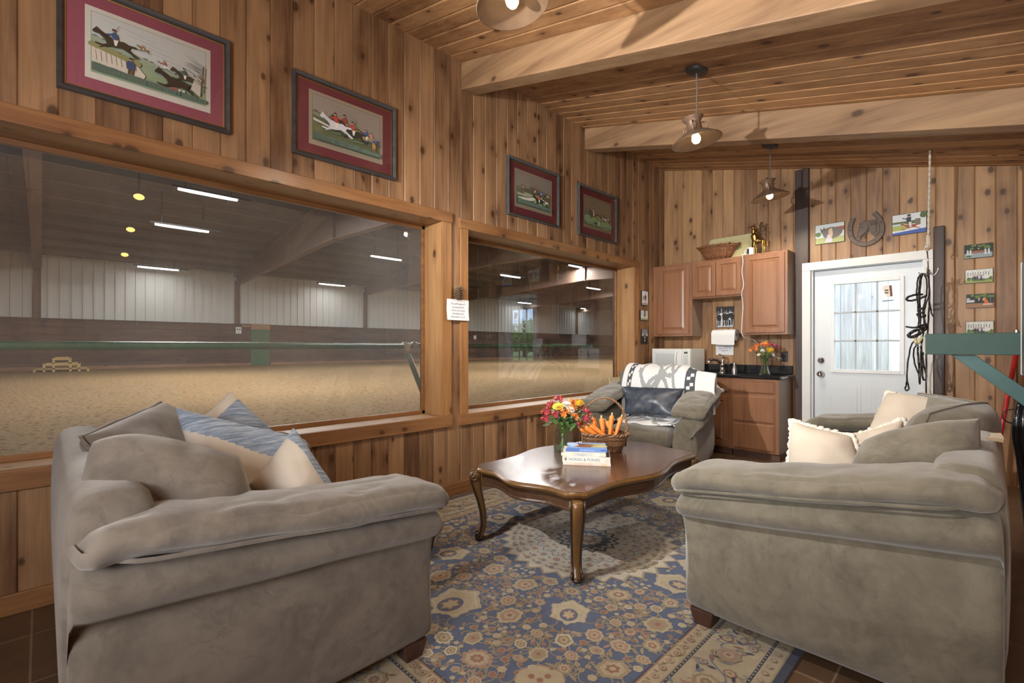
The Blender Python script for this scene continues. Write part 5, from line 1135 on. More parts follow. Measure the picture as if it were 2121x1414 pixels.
# ------------------------------------------------------------------ rug
def rug():
    t = thing('rug', 'large navy and cream floral carpet with a round pale medallion, under the coffee table', 'rug', (1.37, 2.44, .001))
    HW, HL = 1.26, 1.78
    names = dict(navy=(.055, .074, .13), line=(.025, .031, .056), cream=(.30, .25, .168), tan=(.225, .178, .115), pale=(.35, .315, .25), rust=(.19, .09, .06), rose=(.24, .155, .11), grey=(.11, .13, .175), gold=(.21, .165, .09))
    keys = list(names)
    mats = []
    for k in keys: mats.append(plain('rug_'+k, names[k], .95, .22, 38, .3, sheen=.15))
    I = {k: i for i, k in enumerate(keys)}
    mb = MB(); mb.box(-HW, HW, -HL, HL, 0, .010, I['line'])
    def Z(l): return .0103+.00022*l
    cnt_ = [0]
    def poly(pts, col, l): cnt_[0] += 1; mb.add([(p[0], p[1], Z(l)+(cnt_[0] % 41)*5e-6) for p in pts], [tuple(range(len(pts)))], I[col])
    def rect(w, h, col, l): poly([(-w, -h), (w, -h), (w, h), (-w, h)], col, l)
    e = 0
    for d, col in ((.0, 'line'), (.03, 'tan'), (.036, 'cream'), (.085, 'line'), (.097, 'cream'), (.297, 'line'), (.309, 'tan'), (.315, 'cream'), (.372, 'rust'), (.378, 'line'), (.384, 'navy')):
        rect(HW-d, HL-d, col, e); e += 1
    base = e
    def flower(x, y, r, n, cols, l=0, ph=0.0, sq=1.0, rot=0.0):
        ca, sa = math.cos(rot), math.sin(rot)
        for k, (f, c) in enumerate(zip((1, .72, .42, .2), cols)):
            pts = []
            m = n*6
            for i in range(m):
                a = 2*PI*i/m; q = r*f*(.80+.14*abs(math.cos(n*a*.5+ph))+.07*math.cos(2*n*a+ph)) if k < 2 else r*f*(.88+.12*math.cos(n*a))
                u, v = q*math.cos(a), q*math.sin(a)*sq
                pts.append((x+u*ca-v*sa, y+u*sa+v*ca))
            poly(pts, c, base+4+l+k)
    def leaf(x, y, a, L, W, col, l=2):
        pts = []
        for i in range(7): f = i/6; pts.append((f*L, W*math.sin(PI*f)*.5))
        for i in range(5, 0, -1): f = i/6; pts.append((f*L, -W*math.sin(PI*f)*.5*.6))
        c, s = math.cos(a), math.sin(a)
        poly([(x+p[0]*c-p[1]*s, y+p[0]*s+p[1]*c) for p in pts], col, base+l)
    def vine(pts, w, col, l=1):
        P_ = [Vector((p[0], p[1], 0)) for p in pts]
        for i in range(len(P_)-1):
            d = P_[i+1]-P_[i]
            if d.length < 1e-6: continue
            n_ = V(-d.y, d.x, 0).normalized()*w/2
            poly([P_[i]+n_, P_[i+1]+n_, P_[i+1]-n_, P_[i]-n_], col, base+l)
    def curl(x, y, a, L, k, col, w=.006, l=1):
        pts = [(x, y)]; n_ = 14
        for i in range(n_):
            a += k/n_*(1+2.2*(i/n_)**2); x += L/n_*math.cos(a)*(1-.35*i/n_); y += L/n_*math.sin(a)*(1-.35*i/n_); pts.append((x, y))
        vine(pts, w, col, l); return pts
    def palmette(x, y, r, a, l=3, c=('cream', 'pale', 'navy', 'rust')):
        ca, sa = math.cos(a), math.sin(a)
        def T(pts): return [(x+p[0]*ca-p[1]*sa, y+p[0]*sa+p[1]*ca) for p in pts]
        o = []
        for i in range(40):
            q = 2*PI*i/40; rr = r*(.78+.08*math.cos(6*q)+.11*math.cos(q)+.05*math.cos(12*q+.5)); o.append((rr*math.cos(q), rr*math.sin(q)*.92))
        poly(T(o), c[0], base+l); poly(T([(p[0]*.86, p[1]*.86) for p in o]), c[1], base+l+1)
        poly(T([(p[0]*.80, p[1]*.80) for p in o]), c[0], base+l+2)
        poly(T([(r*.42*math.cos(q)-.1*r, r*.34*math.sin(q)) for q in (2*PI*i/16 for i in range(16))]), c[2], base+l+3)
        poly(T([(r*.30*math.cos(q)*(1+.25*math.cos(6*q))-.1*r, r*.24*math.sin(q)*(1+.25*math.cos(6*q))) for q in (2*PI*i/24 for i in range(24))]), c[3], base+l+4)
        poly(T([(r*.24*math.cos(q)*(1+.25*math.cos(6*q))-.1*r, r*.18*math.sin(q)*(1+.25*math.cos(6*q))) for q in (2*PI*i/24 for i in range(24))]), 'cream', base+l+5)
    random.seed(11)
    FW, FL = HW-.39, HL-.39
    sy = [(1, 1), (-1, 1), (1, -1), (-1, -1)]
    # medallion
    R0 = .52
    def ringstar(r, n, am, col, l, ph=0): poly([(r*(1+am*(abs(((i+ph) % 2)-1)*2-1))*math.cos(2*PI*i/(2*n)), r*(1+am*(abs(((i+ph) % 2)-1)*2-1))*math.sin(2*PI*i/(2*n))) for i in range(2*n)], col, base+l)
    ringstar(R0*1.02, 32, .05, 'tan', 8); ringstar(R0*.985, 32, .05, 'pale', 9); ringstar(R0*.90, 32, .03, 'rose', 10); ringstar(R0*.89, 32, .03, 'pale', 11); ringstar(R0*.62, 24, .05, 'grey', 12); ringstar(R0*.605, 24, .05, 'pale', 13)
    ringstar(.185, 16, .10, 'line', 14); ringstar(.165, 16, .10, 'pale', 15); ringstar(.14, 16, .12, 'navy', 16); ringstar(.09, 12, .1, 'pale', 17); ringstar(.06, 8, .2, 'rust', 18); ringstar(.03, 8, .2, 'cream', 19)
    for rr, n_, s_ in ((.235, 16, .016), (.285, 24, .017), (.365, 24, .022), (.42, 32, .018), (.462, 32, .016)):
        for i in range(n_):
            a = 2*PI*(i+.5*(n_ == 24))/n_; flower(rr*math.cos(a), rr*math.sin(a), s_, 5, (random.choice(['rose', 'grey', 'rust']), 'cream', 'rust'), 16, a); leaf(rr*math.cos(a+.1), rr*math.sin(a+.1), a+1.2, .03, .012, random.choice(['grey', 'gold']), 15)
    for i in range(24):
        a = 2*PI*i/24; curl(.30*math.cos(a), .30*math.sin(a), a+.6, .10, 3.2, 'grey', .003, 15)
    def ok(x, y, r, L, mar=.0):
        if math.hypot(x, y) < R0*1.05+r+mar: return False
        if x > FW-r*.7 or y > FL-r*.7: return False
        # corner spandrel
        if math.hypot(FW-x, FL-y) < .36+r: return False
        for q in L:
            if math.hypot(q[0]-x, q[1]-y) < q[2]+r: return False
            if x < 0: return False
        return x > r*.2-.0 and y > r*.2
    placed = []
    fixed = [(.0, 1.06, .16), (.66, .14, .13), (.44, .74, .12)]
    for x, y, r in fixed: placed.append((x, y, r))
    specs = [(.072, 6, 900), (.05, 11, 1500), (.034, 22, 2500), (.02, 55, 3000), (.012, 150, 5000)]
    for r, cnt, tr in specs:
        k = 0
        while cnt and tr:
            tr -= 1; x, y = random.uniform(0, FW), random.uniform(0, FL)
            if ok(x, y, r*1.08, placed): placed.append((x, y, r)); cnt -= 1
    for (x, y, r) in placed:
        col = random.choice([('cream', 'rose', 'cream', 'rust'), ('tan', 'cream', 'rust', 'cream'), ('cream', 'tan', 'rose', 'rust'), ('rose', 'cream', 'rust', 'tan'), ('pale', 'gold', 'cream', 'rust')])
        n_ = random.choice([5, 6, 8]) if r > .03 else 5; ph = random.random()*6; v1, v2 = random.uniform(0, 6.28), random.choice([-1, 1])
        leaves = [(random.uniform(0, 6.28), random.choice(['gold', 'tan', 'tan', 'rose'])) for _ in range(5)]
        for a, b in (sy if x > r*.5 else sy[::2]):
            X_, Y_ = a*x, b*y
            if (x, y, r) in fixed: palmette(X_, Y_, r, math.atan2(-Y_, -X_) if x > .01 else (-PI/2*b)); continue
            if r > .024: flower(X_, Y_, r, n_, col, 0, ph, .85, v1*a*b)
            else: flower(X_, Y_, r, n_, (col[0], col[2], col[1])[:2+(r > .02)], 0, ph)
            if r > .024:
                for (la, lc) in leaves[:3]: leaf(X_+a*r*.9*math.cos(la), Y_+b*r*.9*math.sin(la), math.atan2(b*math.sin(la), a*math.cos(la)), .05, .018, lc)
                c_ = v1
                cx, cy = X_, Y_; ang = math.atan2(b*math.sin(c_), a*math.cos(c_)); curl(cx, cy, ang, .30, v2*a*b*3.4, 'gold', .0055); curl(cx, cy, ang+2.2*a*b, .24, -v2*a*b*3.0, 'tan', .0045)
            else:
                la, lc = leaves[0]; curl(X_, Y_, math.atan2(b*math.sin(la), a*math.cos(la)), .13, v2*a*b*2.0, random.choice(['gold', 'tan']), .0045)
                leaf(X_+a*.02*math.cos(la), Y_+b*.02*math.sin(la), math.atan2(b*math.sin(la), a*math.cos(la)), .03, .012, lc)
    # spandrels: lobed cartouche pointing at the middle, with paisleys
    for a, b in sy:
        def S(p): # local: axis from the corner towards the centre
            d = V(-a, -b*1.0, 0).normalized(); q = V(-d.y, d.x, 0); o = V(a*FW, b*FL, 0)+d*.02
            return o+d*p[0]+q*p[1]
        def sp(pts, col, l): poly([S(p)[:2] for p in pts], col, base+l)
        half = [(.0, .19), (.06, .20), (.12, .16), (.14, .17), (.17, .185), (.23, .17), (.26, .12), (.235, .085), (.27, .075), (.31, .095), (.36, .085), (.38, .05), (.40, .0)]
        full = half+[(p[0], -p[1]) for p in half[-2::-1]]
        sp(full, 'rose', 3); sp([(p[0]*.975+.0, p[1]*.95) for p in full], 'cream', 4)
        el = [(.17+.10*math.cos(q), .07*math.sin(q)) for q in (2*PI*i/20 for i in range(20))]
        sp(el, 'rust', 5); sp([(.17+(p[0]-.17)*.93, p[1]*.92) for p in el], 'navy', 6)
        st = [(.17+.075*math.cos(q)*(1+.22*math.cos(5*q)), .055*math.sin(q)*(1+.22*math.cos(5*q))) for q in (2*PI*i/30 for i in range(30))]
        sp(st, 'rust', 7); sp([(.17+(p[0]-.17)*.85, p[1]*.85) for p in st], 'cream', 8)
        for (px_, py_) in ((.31, .0), (.33, .03), (.33, -.03), (.09, .14), (.09, -.14), (.2, .13), (.2, -.13)):
            c_ = S((px_, py_)); flower(c_.x, c_.y, .016, 5, ('rose', 'rust'), 2)
        for sg in (1, -1):
            for (u, v, r) in ((.10, .33, .075), (.30, .27, .05)):
                c_ = S((u, sg*v)); pts = []
                for i in range(24):
                    q = 2*PI*i/24; rr = r*(1+.25*math.cos(7*q)*.4)*(1+.5*max(0, math.cos(q-sg))**6); pts.append((c_.x+rr*math.cos(q), c_.y+rr*.7*math.sin(q)))
                if all(abs(p[0]) < FW and abs(p[1]) < FL for p in pts): poly(pts, 'tan', base+3); poly([(c_.x+(p[0]-c_.x)*.8, c_.y+(p[1]-c_.y)*.8) for p in pts], 'rose', base+4); poly([(c_.x+(p[0]-c_.x)*.7, c_.y+(p[1]-c_.y)*.7) for p in pts], 'cream', base+5); flower(c_.x, c_.y, r*.4, 6, ('rust', 'tan', 'rose'), 3)
    # border figures
    def along(side, s): # returns frame (origin, along, out) at distance s along a side, positive = outward
        return {0: (V(s, -HL, 0), V(1, 0, 0), V(0, 1, 0)), 1: (V(HW, s, 0), V(0, 1, 0), V(-1, 0, 0)), 2: (V(s, HL, 0), V(1, 0, 0), V(0, -1, 0)), 3: (V(-HW, s, 0), V(0, 1, 0), V(1, 0, 0))}[side]
    for side in range(4):
        H = HW if side in (0, 2) else HL
        for d, st, r in ((.061, .05, .013), (.343, .058, .017)):
            n_ = int(2*(H-d-.03)/st)
            for i in range(n_+1):
                s = -(H-d)+2*(H-d)*i/n_; o, u, q = along(side, s); c = o+q*d
                flower(c.x, c.y, r, 6 if d > .2 else 4, ('rust' if i % 2 else 'rose', 'cream', 'rust')[:2+(d > .2)], 4, 0)
                if d > .2 and i < n_: c2 = c+u*st*.5; leaf(c2.x, c2.y, math.atan2(q.y, q.x), .022, .01, 'rust', 5)
        for d in (.091, .303):
            n_ = int(2*(H-d)/.022)
            for i in range(n_):
                s = -(H-d)+2*(H-d)*(i+.5)/n_; o, u, q = along(side, s); c = o+q*d; k = .0042
                poly([c+u*k*1.4, c+q*k, c-u*k*1.4, c-q*k], 'cream', base+1)
        n_ = int(2*(H-.2)/.21)
        for i in range(n_+1):
            s = -(H-.197)+2*(H-.197)*i/n_; o, u, q = along(side, s); c = o+q*.197; fl = 1 if i % 2 else -1
            flower(c.x, c.y, .052, 8, ('tan', 'rose', 'cream', 'rust') if i % 2 else ('gold', 'cream', 'rust', 'tan'), 6, 0)
            if i < n_:
                m_ = c+u*.105
                pts = [c+u*(.21*k/10)+q*(fl*.05*math.sin(2*PI*k/10)) for k in range(11)]; vine(pts, .006, 'grey', 3)
                flower(m_.x+q.x*.045*fl, m_.y+q.y*.045*fl, .026, 6, ('rust', 'cream', 'gold'), 6); flower(m_.x-q.x*.055*fl, m_.y-q.y*.055*fl, .02, 5, ('grey', 'cream', 'rust'), 6)
                for k in range(14):
                    p_ = c+u*random.uniform(.03, .20)+q*random.uniform(-.085, .085); a_ = random.uniform(0, 6.28); leaf(p_.x, p_.y, a_, .04, .016, random.choice(['gold', 'rust', 'grey', 'rose', 'line']), 3)
                    if k % 2: curl(p_.x, p_.y, a_, .08, 3, random.choice(['grey', 'rust']), .003, 3)
    mb.build('pile', mats, t, recalc=False)
rug()
# ------------------------------------------------------------------ coffee table
W_TAB = wood('table_walnut', (.105, .048, .026), (.045, .02, .012), axis='y', normal='z', knots=0, rough=.22, coat=.35, blot=.5)
M_EDGE = wood('table_honey_edge', (.15, .072, .018), (.035, .017, .008), axis='z', normal='x', knots=0, rough=.3, coat=.3, gs=.8)
M_EDGED = plain('table_dark_edge', (.028, .017, .012), .35, .3, 40, coat=.2)
t = thing('coffee_table', 'dark walnut coffee table with curved edges and scrolled legs, on the rug', 'coffee table', (1.285, 2.6, .0136)); t.scale = (1, 1, .972)
def outline(off, n=20):
    hx, hy, ch = .425, .70, .075
    def edge(L, amp):
        return [(-L+2*L*i/n, amp*(math.sin(PI*i/n)**2*1.0-.55*math.sin(2*PI*min(i, n-i)/n)**2*.9)) for i in range(n+1)]
    pts = []
    ey = edge(hx-ch, .055); ex = edge(hy-ch, .07)
    pts += [(p[0], -hy-p[1]-off) for p in ey]
    pts += [(hx+p[1]+off, p[0]) for p in ex]
    pts += [(-p[0], hy+p[1]+off) for p in ey]
    pts += [(-hx-p[1]-off, -p[0]) for p in ex]
    return pts
mb = MB()
mb.loft([[(p[0], p[1], z) for p in outline(o)] for o, z in ((-.02, .478), (-.012, .4805), (-.045, .4805))], True)
mb.build('tabletop', W_TAB, t)
mb = MB(); mb.loft([[(p[0], p[1], z) for p in outline(o)] for o, z in ((-.014, .446), (-.006, .448), (.0, .455), (.002, .464), (-.004, .472), (-.012, .4785))], False); mb.build('edge_moulding', M_EDGE, t, smooth=True, sharp=35)
mb = MB(); mb.loft([[(p[0], p[1], z) for p in outline(o)] for o, z in ((-.05, .376), (-.048, .373), (-.036, .37), (-.034, .378), (-.04, .385), (-.038, .446), (-.06, .446))], False); mb.build('apron', wood('table_apron', (.085, .042, .022), (.035, .017, .01), axis='y', normal='z', knots=0, rough=.3, coat=.3), t)
def leg(sx, sy):
    mb = MB(); dx, dy = sx/math.sqrt(2), sy/math.sqrt(2); c0 = V(sx*.385, sy*.66, 0); d = V(dx, dy, 0); s = V(-dy, dx, 0)
    # centre line offset along the diagonal and half width at each height
    prof = [(.446, .012, .036, .05), (.42, .022, .036, .05), (.38, .020, .036, .048), (.33, .006, .033, .040), (.26, -.014, .029, .032), (.18, -.030, .025, .028), (.11, -.034, .023, .025), (.07, -.026, .023, .026), (.045, -.012, .026, .03), (.025, -.004, .026, .03), (.014, -.01, .022, .024)]
    rings = []
    for z, o, w_, dd in prof:
        c = c0+d*o; ring = []
        for (a, b) in ((1, .55), (1, -.55), (.7, -.9), (-.8, -1), (-1, -.6), (-1, .6), (-.8, 1), (.7, .9)): ring.append(c+d*dd*.5*a*1.5+s*w_*b+V(0, 0, z))
        rings.append(ring)
    mb.loft(rings, True); L = mb.build('leg', M_EDGE, t, smooth=True, sub=1)
    for b in (1, -1):
        mb = MB(); mb.tube([c0+d*(o+dd*.5*1.5*.55)+s*(w_*.98*b)+V(0, 0, z) for z, o, w_, dd in prof[:-1]], .0065, 6); mb.build('bead', M_EDGED, L, smooth=True)
        mb = MB(); pts = []
        for i in range(22):
            a = i*.42+1.2; r = .022*(1-i/26); pts.append(c0+d*(.024+r*math.cos(a))+s*(.04*b)+V(0, 0, .414+r*math.sin(a)))
        mb.tube(pts, .0055, 6); mb.build('scroll', M_EDGE, L, smooth=True)
        mb = MB(); pts = []
        for i in range(16):
            a = i*.45-1.9; r = .019*(1-i/20); pts.append(c0+d*(.0+r*math.cos(a))+s*(.027*b)+V(0, 0, .044+r*math.sin(a)))
        mb.tube(pts, .006, 6); mb.build('scroll', M_EDGED, L, smooth=True)
    mb = MB(); mb.lathe([(.0, .0125), (.024, .0125), (.027, .02), (.024, .028), (.0, .03)], 14, tuple(c0-d*.004)); mb.build('foot', M_EDGED, L, smooth=True)
for sx in (1, -1):
    for sy in (-1, 1): leg(sx, sy)
# ------------------------------------------------------------------ books
TZ = .481
def book(lab, o, ang, w_, dpt, z0, th, cov, cover_art=None, spine_art=None):
    t = thing('book', lab, 'book', (o[0], o[1], z0), (0, 0, ang), group='stack of horse books')
    mb = MB(); c = .0022
    mb.box(0, w_, 0, dpt, 0, c); mb.box(0, w_, 0, dpt, th-c, th); mb.box(0, w_, 0, c, c, th-c); mb.build('cover', cov, t, bevel=.0008)
    mb = MB(); mb.box(.004, w_-.004, c, dpt-.005, c, th-c); mb.build('pages', plain('page_edges', (.66, .60, .48), .8, .08, 300), t)
    for nm, A, fn in (('cover_picture', Art((w_/2, dpt/2, th), (1, 0, 0), (0, 1, 0), (0, 0, 1)), cover_art), ('spine_lettering', Art((w_/2, 0, th/2), (1, 0, 0), (0, 0, 1), (0, -1, 0)), spine_art)):
        if fn: fn(A, w_, dpt if nm[0] == 'c' else th); A.build(nm, t)
    return t
BO = (1.256, 2.335); BA = math.radians(36)
def off(u, v): return (BO[0]+u*math.cos(BA)-v*math.sin(BA), BO[1]+u*math.sin(BA)+v*math.cos(BA))
C_CR = plain('cover_cream', (.68, .64, .56), .45, .05, 20); C_PK = plain('cover_bone', (.66, .56, .48), .45, .05, 20); C_BL = plain('cover_blue', (.13, .23, .50), .35, .15, 12); C_TN = plain('cover_sage', (.58, .57, .48), .5, .1, 18)
def s1(A, w, h): A.text('THE BEAUTIFUL HORSE', .0095, -.02, -.003, (.42, .2, .16), sx=1.15); A.rect(.09, .125, -.003, .003, (.62, .46, .2))
def s2(A, w, h):
    A.text('HORSES & PONIES', .024, -.012, -.008, (.03, .12, .26), sx=1.0); A.blob(-.128, .002, .008, .011, (.2, .1, .1), 2); A.disc(-.13, .006, .004, (.7, .5, .45)); A.rect(-.145, -.1, .0155, .0165, (.5, .45, .4))
    for i in range(3): A.rect(.115, .14, -.012+.008*i, -.009+.008*i, (.5, .46, .4))
def s3(A, w, h):
    A.rect(-.145, -.04, -h/2+.001, h/2-.001, (.62, .58, .46)); A.rect(-.07, .05, -h/2+.001, h/2-.001, (.48, .50, .48)); A.rect(-.115, -.09, -h/2+.001, h/2-.001, (.66, .63, .54)); A.rect(.07, .095, -h/2+.001, h/2-.001, (.66, .64, .58)); A.blob(-.02, -.002, .03, .005, (.36, .4, .42), 1)
def s4(A, w, h):
    A.rect(-.135, -.05, -h/2+.001, h/2-.002, (.07, .14, .38)); A.text('The Horse Lover', .0135, .0, -.004, (.36, .5, .8)); A.rect(.085, .125, -.003, .003, (.05, .1, .3))
def c4(A, w, h):
    A.rect(-w/2+.004, w/2-.004, -h/2+.004, h/2-.004, (.18, .32, .62)); A.blob(-.09, .03, .04, .05, (.42, .55, .75), 1); A.blob(-.06, -.04, .05, .03, (.34, .48, .72), 3); A.rect(.0, w/2-.012, -.055, .05, (.36, .33, .12)); A.blob(.08, -.02, .05, .03, (.44, .4, .16), 4)
    A.poly([(-.09, -.045), (-.05, -.01), (-.055, .03), (-.08, .055), (-.055, .06), (-.03, .045), (.0, .05), (-.02, .03), (.05, .0), (.085, .02), (.03, -.03), (.02, -.06), (-.04, -.06)], (.17, .062, .03)); A.poly([(-.03, .04), (.0, .05), (.06, .04), (.1, .045), (.02, .03)], (.10, .03, .015)); A.poly([(-.05, -.03), (.01, .0), (.03, -.035), (.0, -.055)], (.28, .11, .05))
def c3(A, w, h): A.rect(w/2-.035, w/2-.004, -h/2+.004, h/2-.004, (.50, .55, .48)); A.rect(w/2-.02, w/2-.004, -h/2+.01, -.02, (.62, .63, .58))
def c2(A, w, h): A.rect(w/2-.07, w/2-.003, -h/2+.003, h/2-.003, (.03, .035, .04))
book('thin bone coloured book with faint red spine letters, lowest in the stack', off(0, 0), BA, .296, .225, TZ, .017, C_PK, None, s1)
book('thick cream book lettered HORSES & PONIES on its spine, second from the bottom', off(-.003, .001), BA, .296, .225, TZ+.0172, .038, C_CR, c2, s2)
book('cream and sage book without a jacket title, directly under the blue book', off(.0, .006), BA+.02, .268, .20, TZ+.0555, .022, C_TN, c3, s3)
book('blue book with a brown horse on the cover, on top of the stack', off(.026, .03), BA+.03, .25, .185, TZ+.0778, .022, C_BL, c4, s4)
# ------------------------------------------------------------------ wicker
M_WICK = wood('wicker_brown', (.27, .14, .065), (.10, .045, .02), axis='x', normal='z', knots=0, rough=.5, coat=.1, rnd=1.0); M_WICK2 = wood('wicker_red', (.30, .12, .045), (.11, .04, .018), axis='x', normal='z', knots=0, rough=.35, coat=.3, rnd=1.0)
def perim(hx, hy, r, f):
    """point on a rounded rectangle, f in 0..1"""
    q = 2*PI*f; e = 2.0/r
    c, s = math.cos(q), math.sin(q)
    return hx*math.copysign(abs(c)**e, c), hy*math.copysign(abs(s)**e, s)
def basket(t, b, tp, h, rows, stakes, wr, mat, sq=3.0, rib=.004, braid=.009):
    mb = MB(); N_ = stakes*2
    for k in range(rows):
        f = k/(rows-1); hx, hy = b[0]+(tp[0]-b[0])*f, b[1]+(tp[1]-b[1])*f; pts = []
        for i in range(N_*2):
            x, y = perim(hx, hy, sq, i/(N_*2)); o = wr*.9*math.cos(PI*i/2+PI*k); l = math.hypot(x, y); pts.append((x+x/l*o, y+y/l*o, .006+f*(h-.012)))
        mb.tube(pts, wr, 5, closed=True)
    for i in range(stakes):
        p0 = perim(b[0], b[1], sq, (i+.25)/stakes); p1 = perim(tp[0], tp[1], sq, (i+.25)/stakes); mb.tube([(p0[0], p0[1], .002), (p1[0], p1[1], h)], rib, 5)
    mb.loft([[(*perim(b[0], b[1], sq, i/24), z) for i in range(24)] for z in (.001, .006)], True)
    mb.build('woven_body', mat, t, smooth=True)
    mb = MB()
    for ph in (0, PI):
        pts = []
        for i in range(stakes*6):
            x, y = perim(tp[0]+.003, tp[1]+.003, sq, i/(stakes*6)); a = 2*PI*i/8+ph; l = math.hypot(x, y); pts.append((x+x/l*braid*.7*math.cos(a), y+y/l*braid*.7*math.cos(a), h+braid*.7*math.sin(a)))
        mb.tube(pts, braid*.75, 6, closed=True)
    mb.build('braided_rim', mat, t, smooth=True)
t = thing('carrot_basket', 'brown wicker basket with a tall hoop handle, filled with carrots, on the coffee table', 'basket', (1.2, 2.87, TZ), (0, 0, math.radians(42)))
basket(t, (.115, .08), (.16, .115), .125, 13, 26, .0042, M_WICK, 3.4)
mb = MB()
for ph in (0, PI):
    pts = []
    for i in range(121):
        a = PI*i/120; x, z = .162*math.cos(a)*(1 if True else 0), .13+.245*math.sin(a)**.8; q = 2*PI*i/9+ph; pts.append((x+.004*math.cos(q), .004*math.sin(q), z+.004*math.cos(q)*.5))
    mb.tube(pts, .0052, 6)
for sg in (1, -1): mb.tube([(sg*.162, 0, .14), (sg*.15, 0, .03)], .006, 6)
mb.build('handle', M_WICK, t, smooth=True)
M_CARR = plain('carrot_orange', (.72, .22, .035), .45, .12, 30, .2); M_CTOP = plain('carrot_stub', (.55, .48, .2), .7, .2, 60)
BM = Matrix.Translation((1.2, 2.87, TZ)) @ Matrix.Rotation(math.radians(42), 4, 'Z')
# (foot point, crown point) in the basket's frame: crowns stick out above the rim
car = [((.06, -.01, .05), (.125, .02, .235), 'upright carrot at the right end of the basket, beside the handle'), ((.03, -.02, .05), (.055, -.0, .25), 'tallest carrot with a green stub, right of the middle'), ((.0, -.0, .05), (-.015, .03, .225), 'plump smooth carrot in the middle of the basket'),
       ((-.02, .03, .07), (-.075, .06, .225), 'carrot leaning left behind the middle of the basket'), ((.03, -.05, .09), (-.105, -.045, .19), 'carrot lying along the front rim with a pale stub'), ((-.02, -.05, .09), (-.145, -.06, .175), 'short carrot lying low at the front left of the basket'),
       ((-.03, .01, .08), (-.17, .0, .2), 'carrot hanging out over the left end under the flowers'), ((-.05, .05, .08), (-.175, .05, .205), 'carrot at the far left corner of the basket'), ((-.05, -.02, .08), (-.175, -.045, .165), 'carrot at the near left corner, half hidden by leaves'), ((.09, .0, .08), (.02, .05, .2), 'carrot tip low behind the tall carrot')]
for i, (a, b, lb) in enumerate(car):
    A_, B_ = BM @ Vector(a), BM @ Vector(b); d = B_-A_; Ln = d.length; R_ = .0165+.003*((i*7) % 3)/2
    t = thing('carrot', lb, 'carrot', A_, d.to_track_quat('Z', 'Y').to_euler(), group='carrots in the basket')
    mb = MB(); prof = [(.002, -.03), (R_*.42, .0)]+[(R_*(.42+.58*min(1, f*1.15)**.8)*(1+.03*math.sin(f*40+i)), f*Ln*.97) for f in (.1, .18, .26, .34, .42, .5, .58, .66, .74, .82, .9, .96)]+[(R_*.7, Ln*1.0), (R_*.3, Ln*1.004), (.001, Ln*.995)]
    mb.lathe(prof, 14); mb.build('root', M_CARR, t, smooth=True)
    mb = MB(); mb.lathe([(R_*.36, Ln*.99), (R_*.3, Ln+.01), (R_*.34, Ln+.018), (.001, Ln+.022)], 8); mb.build('stub', M_CTOP, t, smooth=True)
t = thing('wicker_basket', 'reddish oval wicker basket with two ear handles on top of the upper cabinets', 'basket', (.80, 5.875, 2.2765), (0, 0, .12))
basket(t, (.125, .075), (.215, .13), .165, 15, 30, .0055, M_WICK2, 2.4, .006, .012)
for sg in (1, -1):
    mb = MB()
    for ph in (0, PI): mb.tube([(sg*(.215+.035*math.sin(PI*i/20))+.004*math.cos(i*.9+ph), .035*math.cos(PI*i/20), .165+.02*math.sin(PI*i/20)+.004*math.sin(i*.9+ph)) for i in range(21)], .006, 6)
    mb.build('ear_handle', M_WICK2, t, smooth=True)
# ------------------------------------------------------------------ vases and flowers
M_VASE, nt_, b_, o_ = mat_base('clear_vase_glass'); setin(nt_, b_, col=(.96, .985, .97), rough=.02, trans=1.0, ior=1.42)
tr_ = node(nt_, 'ShaderNodeBsdfTransparent', {'Color': (.93, .96, .94, 1)}); mx_ = node(nt_, 'ShaderNodeMixShader', {0: .66, 1: b_.outputs[0], 2: tr_.outputs[0]}); nt_.links.new(mx_.outputs[0], o_.inputs[0])
M_WATER = bpy.data.materials.new('vase_water'); M_WATER.use_nodes = True; nt_ = M_WATER.node_tree; nt_.nodes.clear(); oo = node(nt_, 'ShaderNodeOutputMaterial')
mx_ = node(nt_, 'ShaderNodeMixShader', {0: .12, 1: node(nt_, 'ShaderNodeBsdfTransparent', {'Color': (.93, .96, .93, 1)}).outputs[0], 2: node(nt_, 'ShaderNodeBsdfGlossy', {'Roughness': .03}).outputs[0]}); nt_.links.new(mx_.outputs[0], oo.inputs[0])
def vase(lab, loc, prof, wz, name='glass_vase'):
    t = thing(name, lab, 'vase', loc)
    inner = [(max(.001, r-.004), z) for r, z in prof[::-1] if z > .004]
    mb = MB(); mb.lathe([(.001, 0)]+prof+inner+[(.001, .006)], 32); mb.build('glass', M_VASE, t, smooth=True, sharp=60)
    wp = []
    for k in range(7):
        z = .0075+(wz-.0075)*k/6
        for (r0, z0), (r1, z1) in zip(prof, prof[1:]):
            if z0 <= z <= z1 and z1 > z0: wp.append((max(.001, r0+(r1-r0)*(z-z0)/(z1-z0)-.006), z)); break
    mb = MB(); mb.lathe([(.001, .0075)]+wp+[(wp[-1][0], wz), (.001, wz)], 32); mb.build('water', M_WATER, t, smooth=True, sharp=60)
    return t
V1 = V(1.015, 2.635, TZ); V2 = V(1.385, 5.70, .9145)
vase('clear glass jar of mixed flowers on the coffee table, left of the carrots', V1, [(.066, .0), (.07, .006), (.07, .125), (.066, .145), (.05, .168), (.047, .178), (.054, .19), (.058, .2), (.054, .202)], .112, 'glass_jar')
vase('flared clear glass vase of flowers on the black counter', V2, [(.058, .0), (.058, .01), (.04, .07), (.036, .1), (.042, .15), (.056, .205), (.06, .215), (.057, .216)], .09)
M_STEM = plain('stem_green', (.16, .30, .06), .5, .2, 40); M_LEAF = plain('leaf_dark_green', (.075, .19, .05), .45, .3, 30)
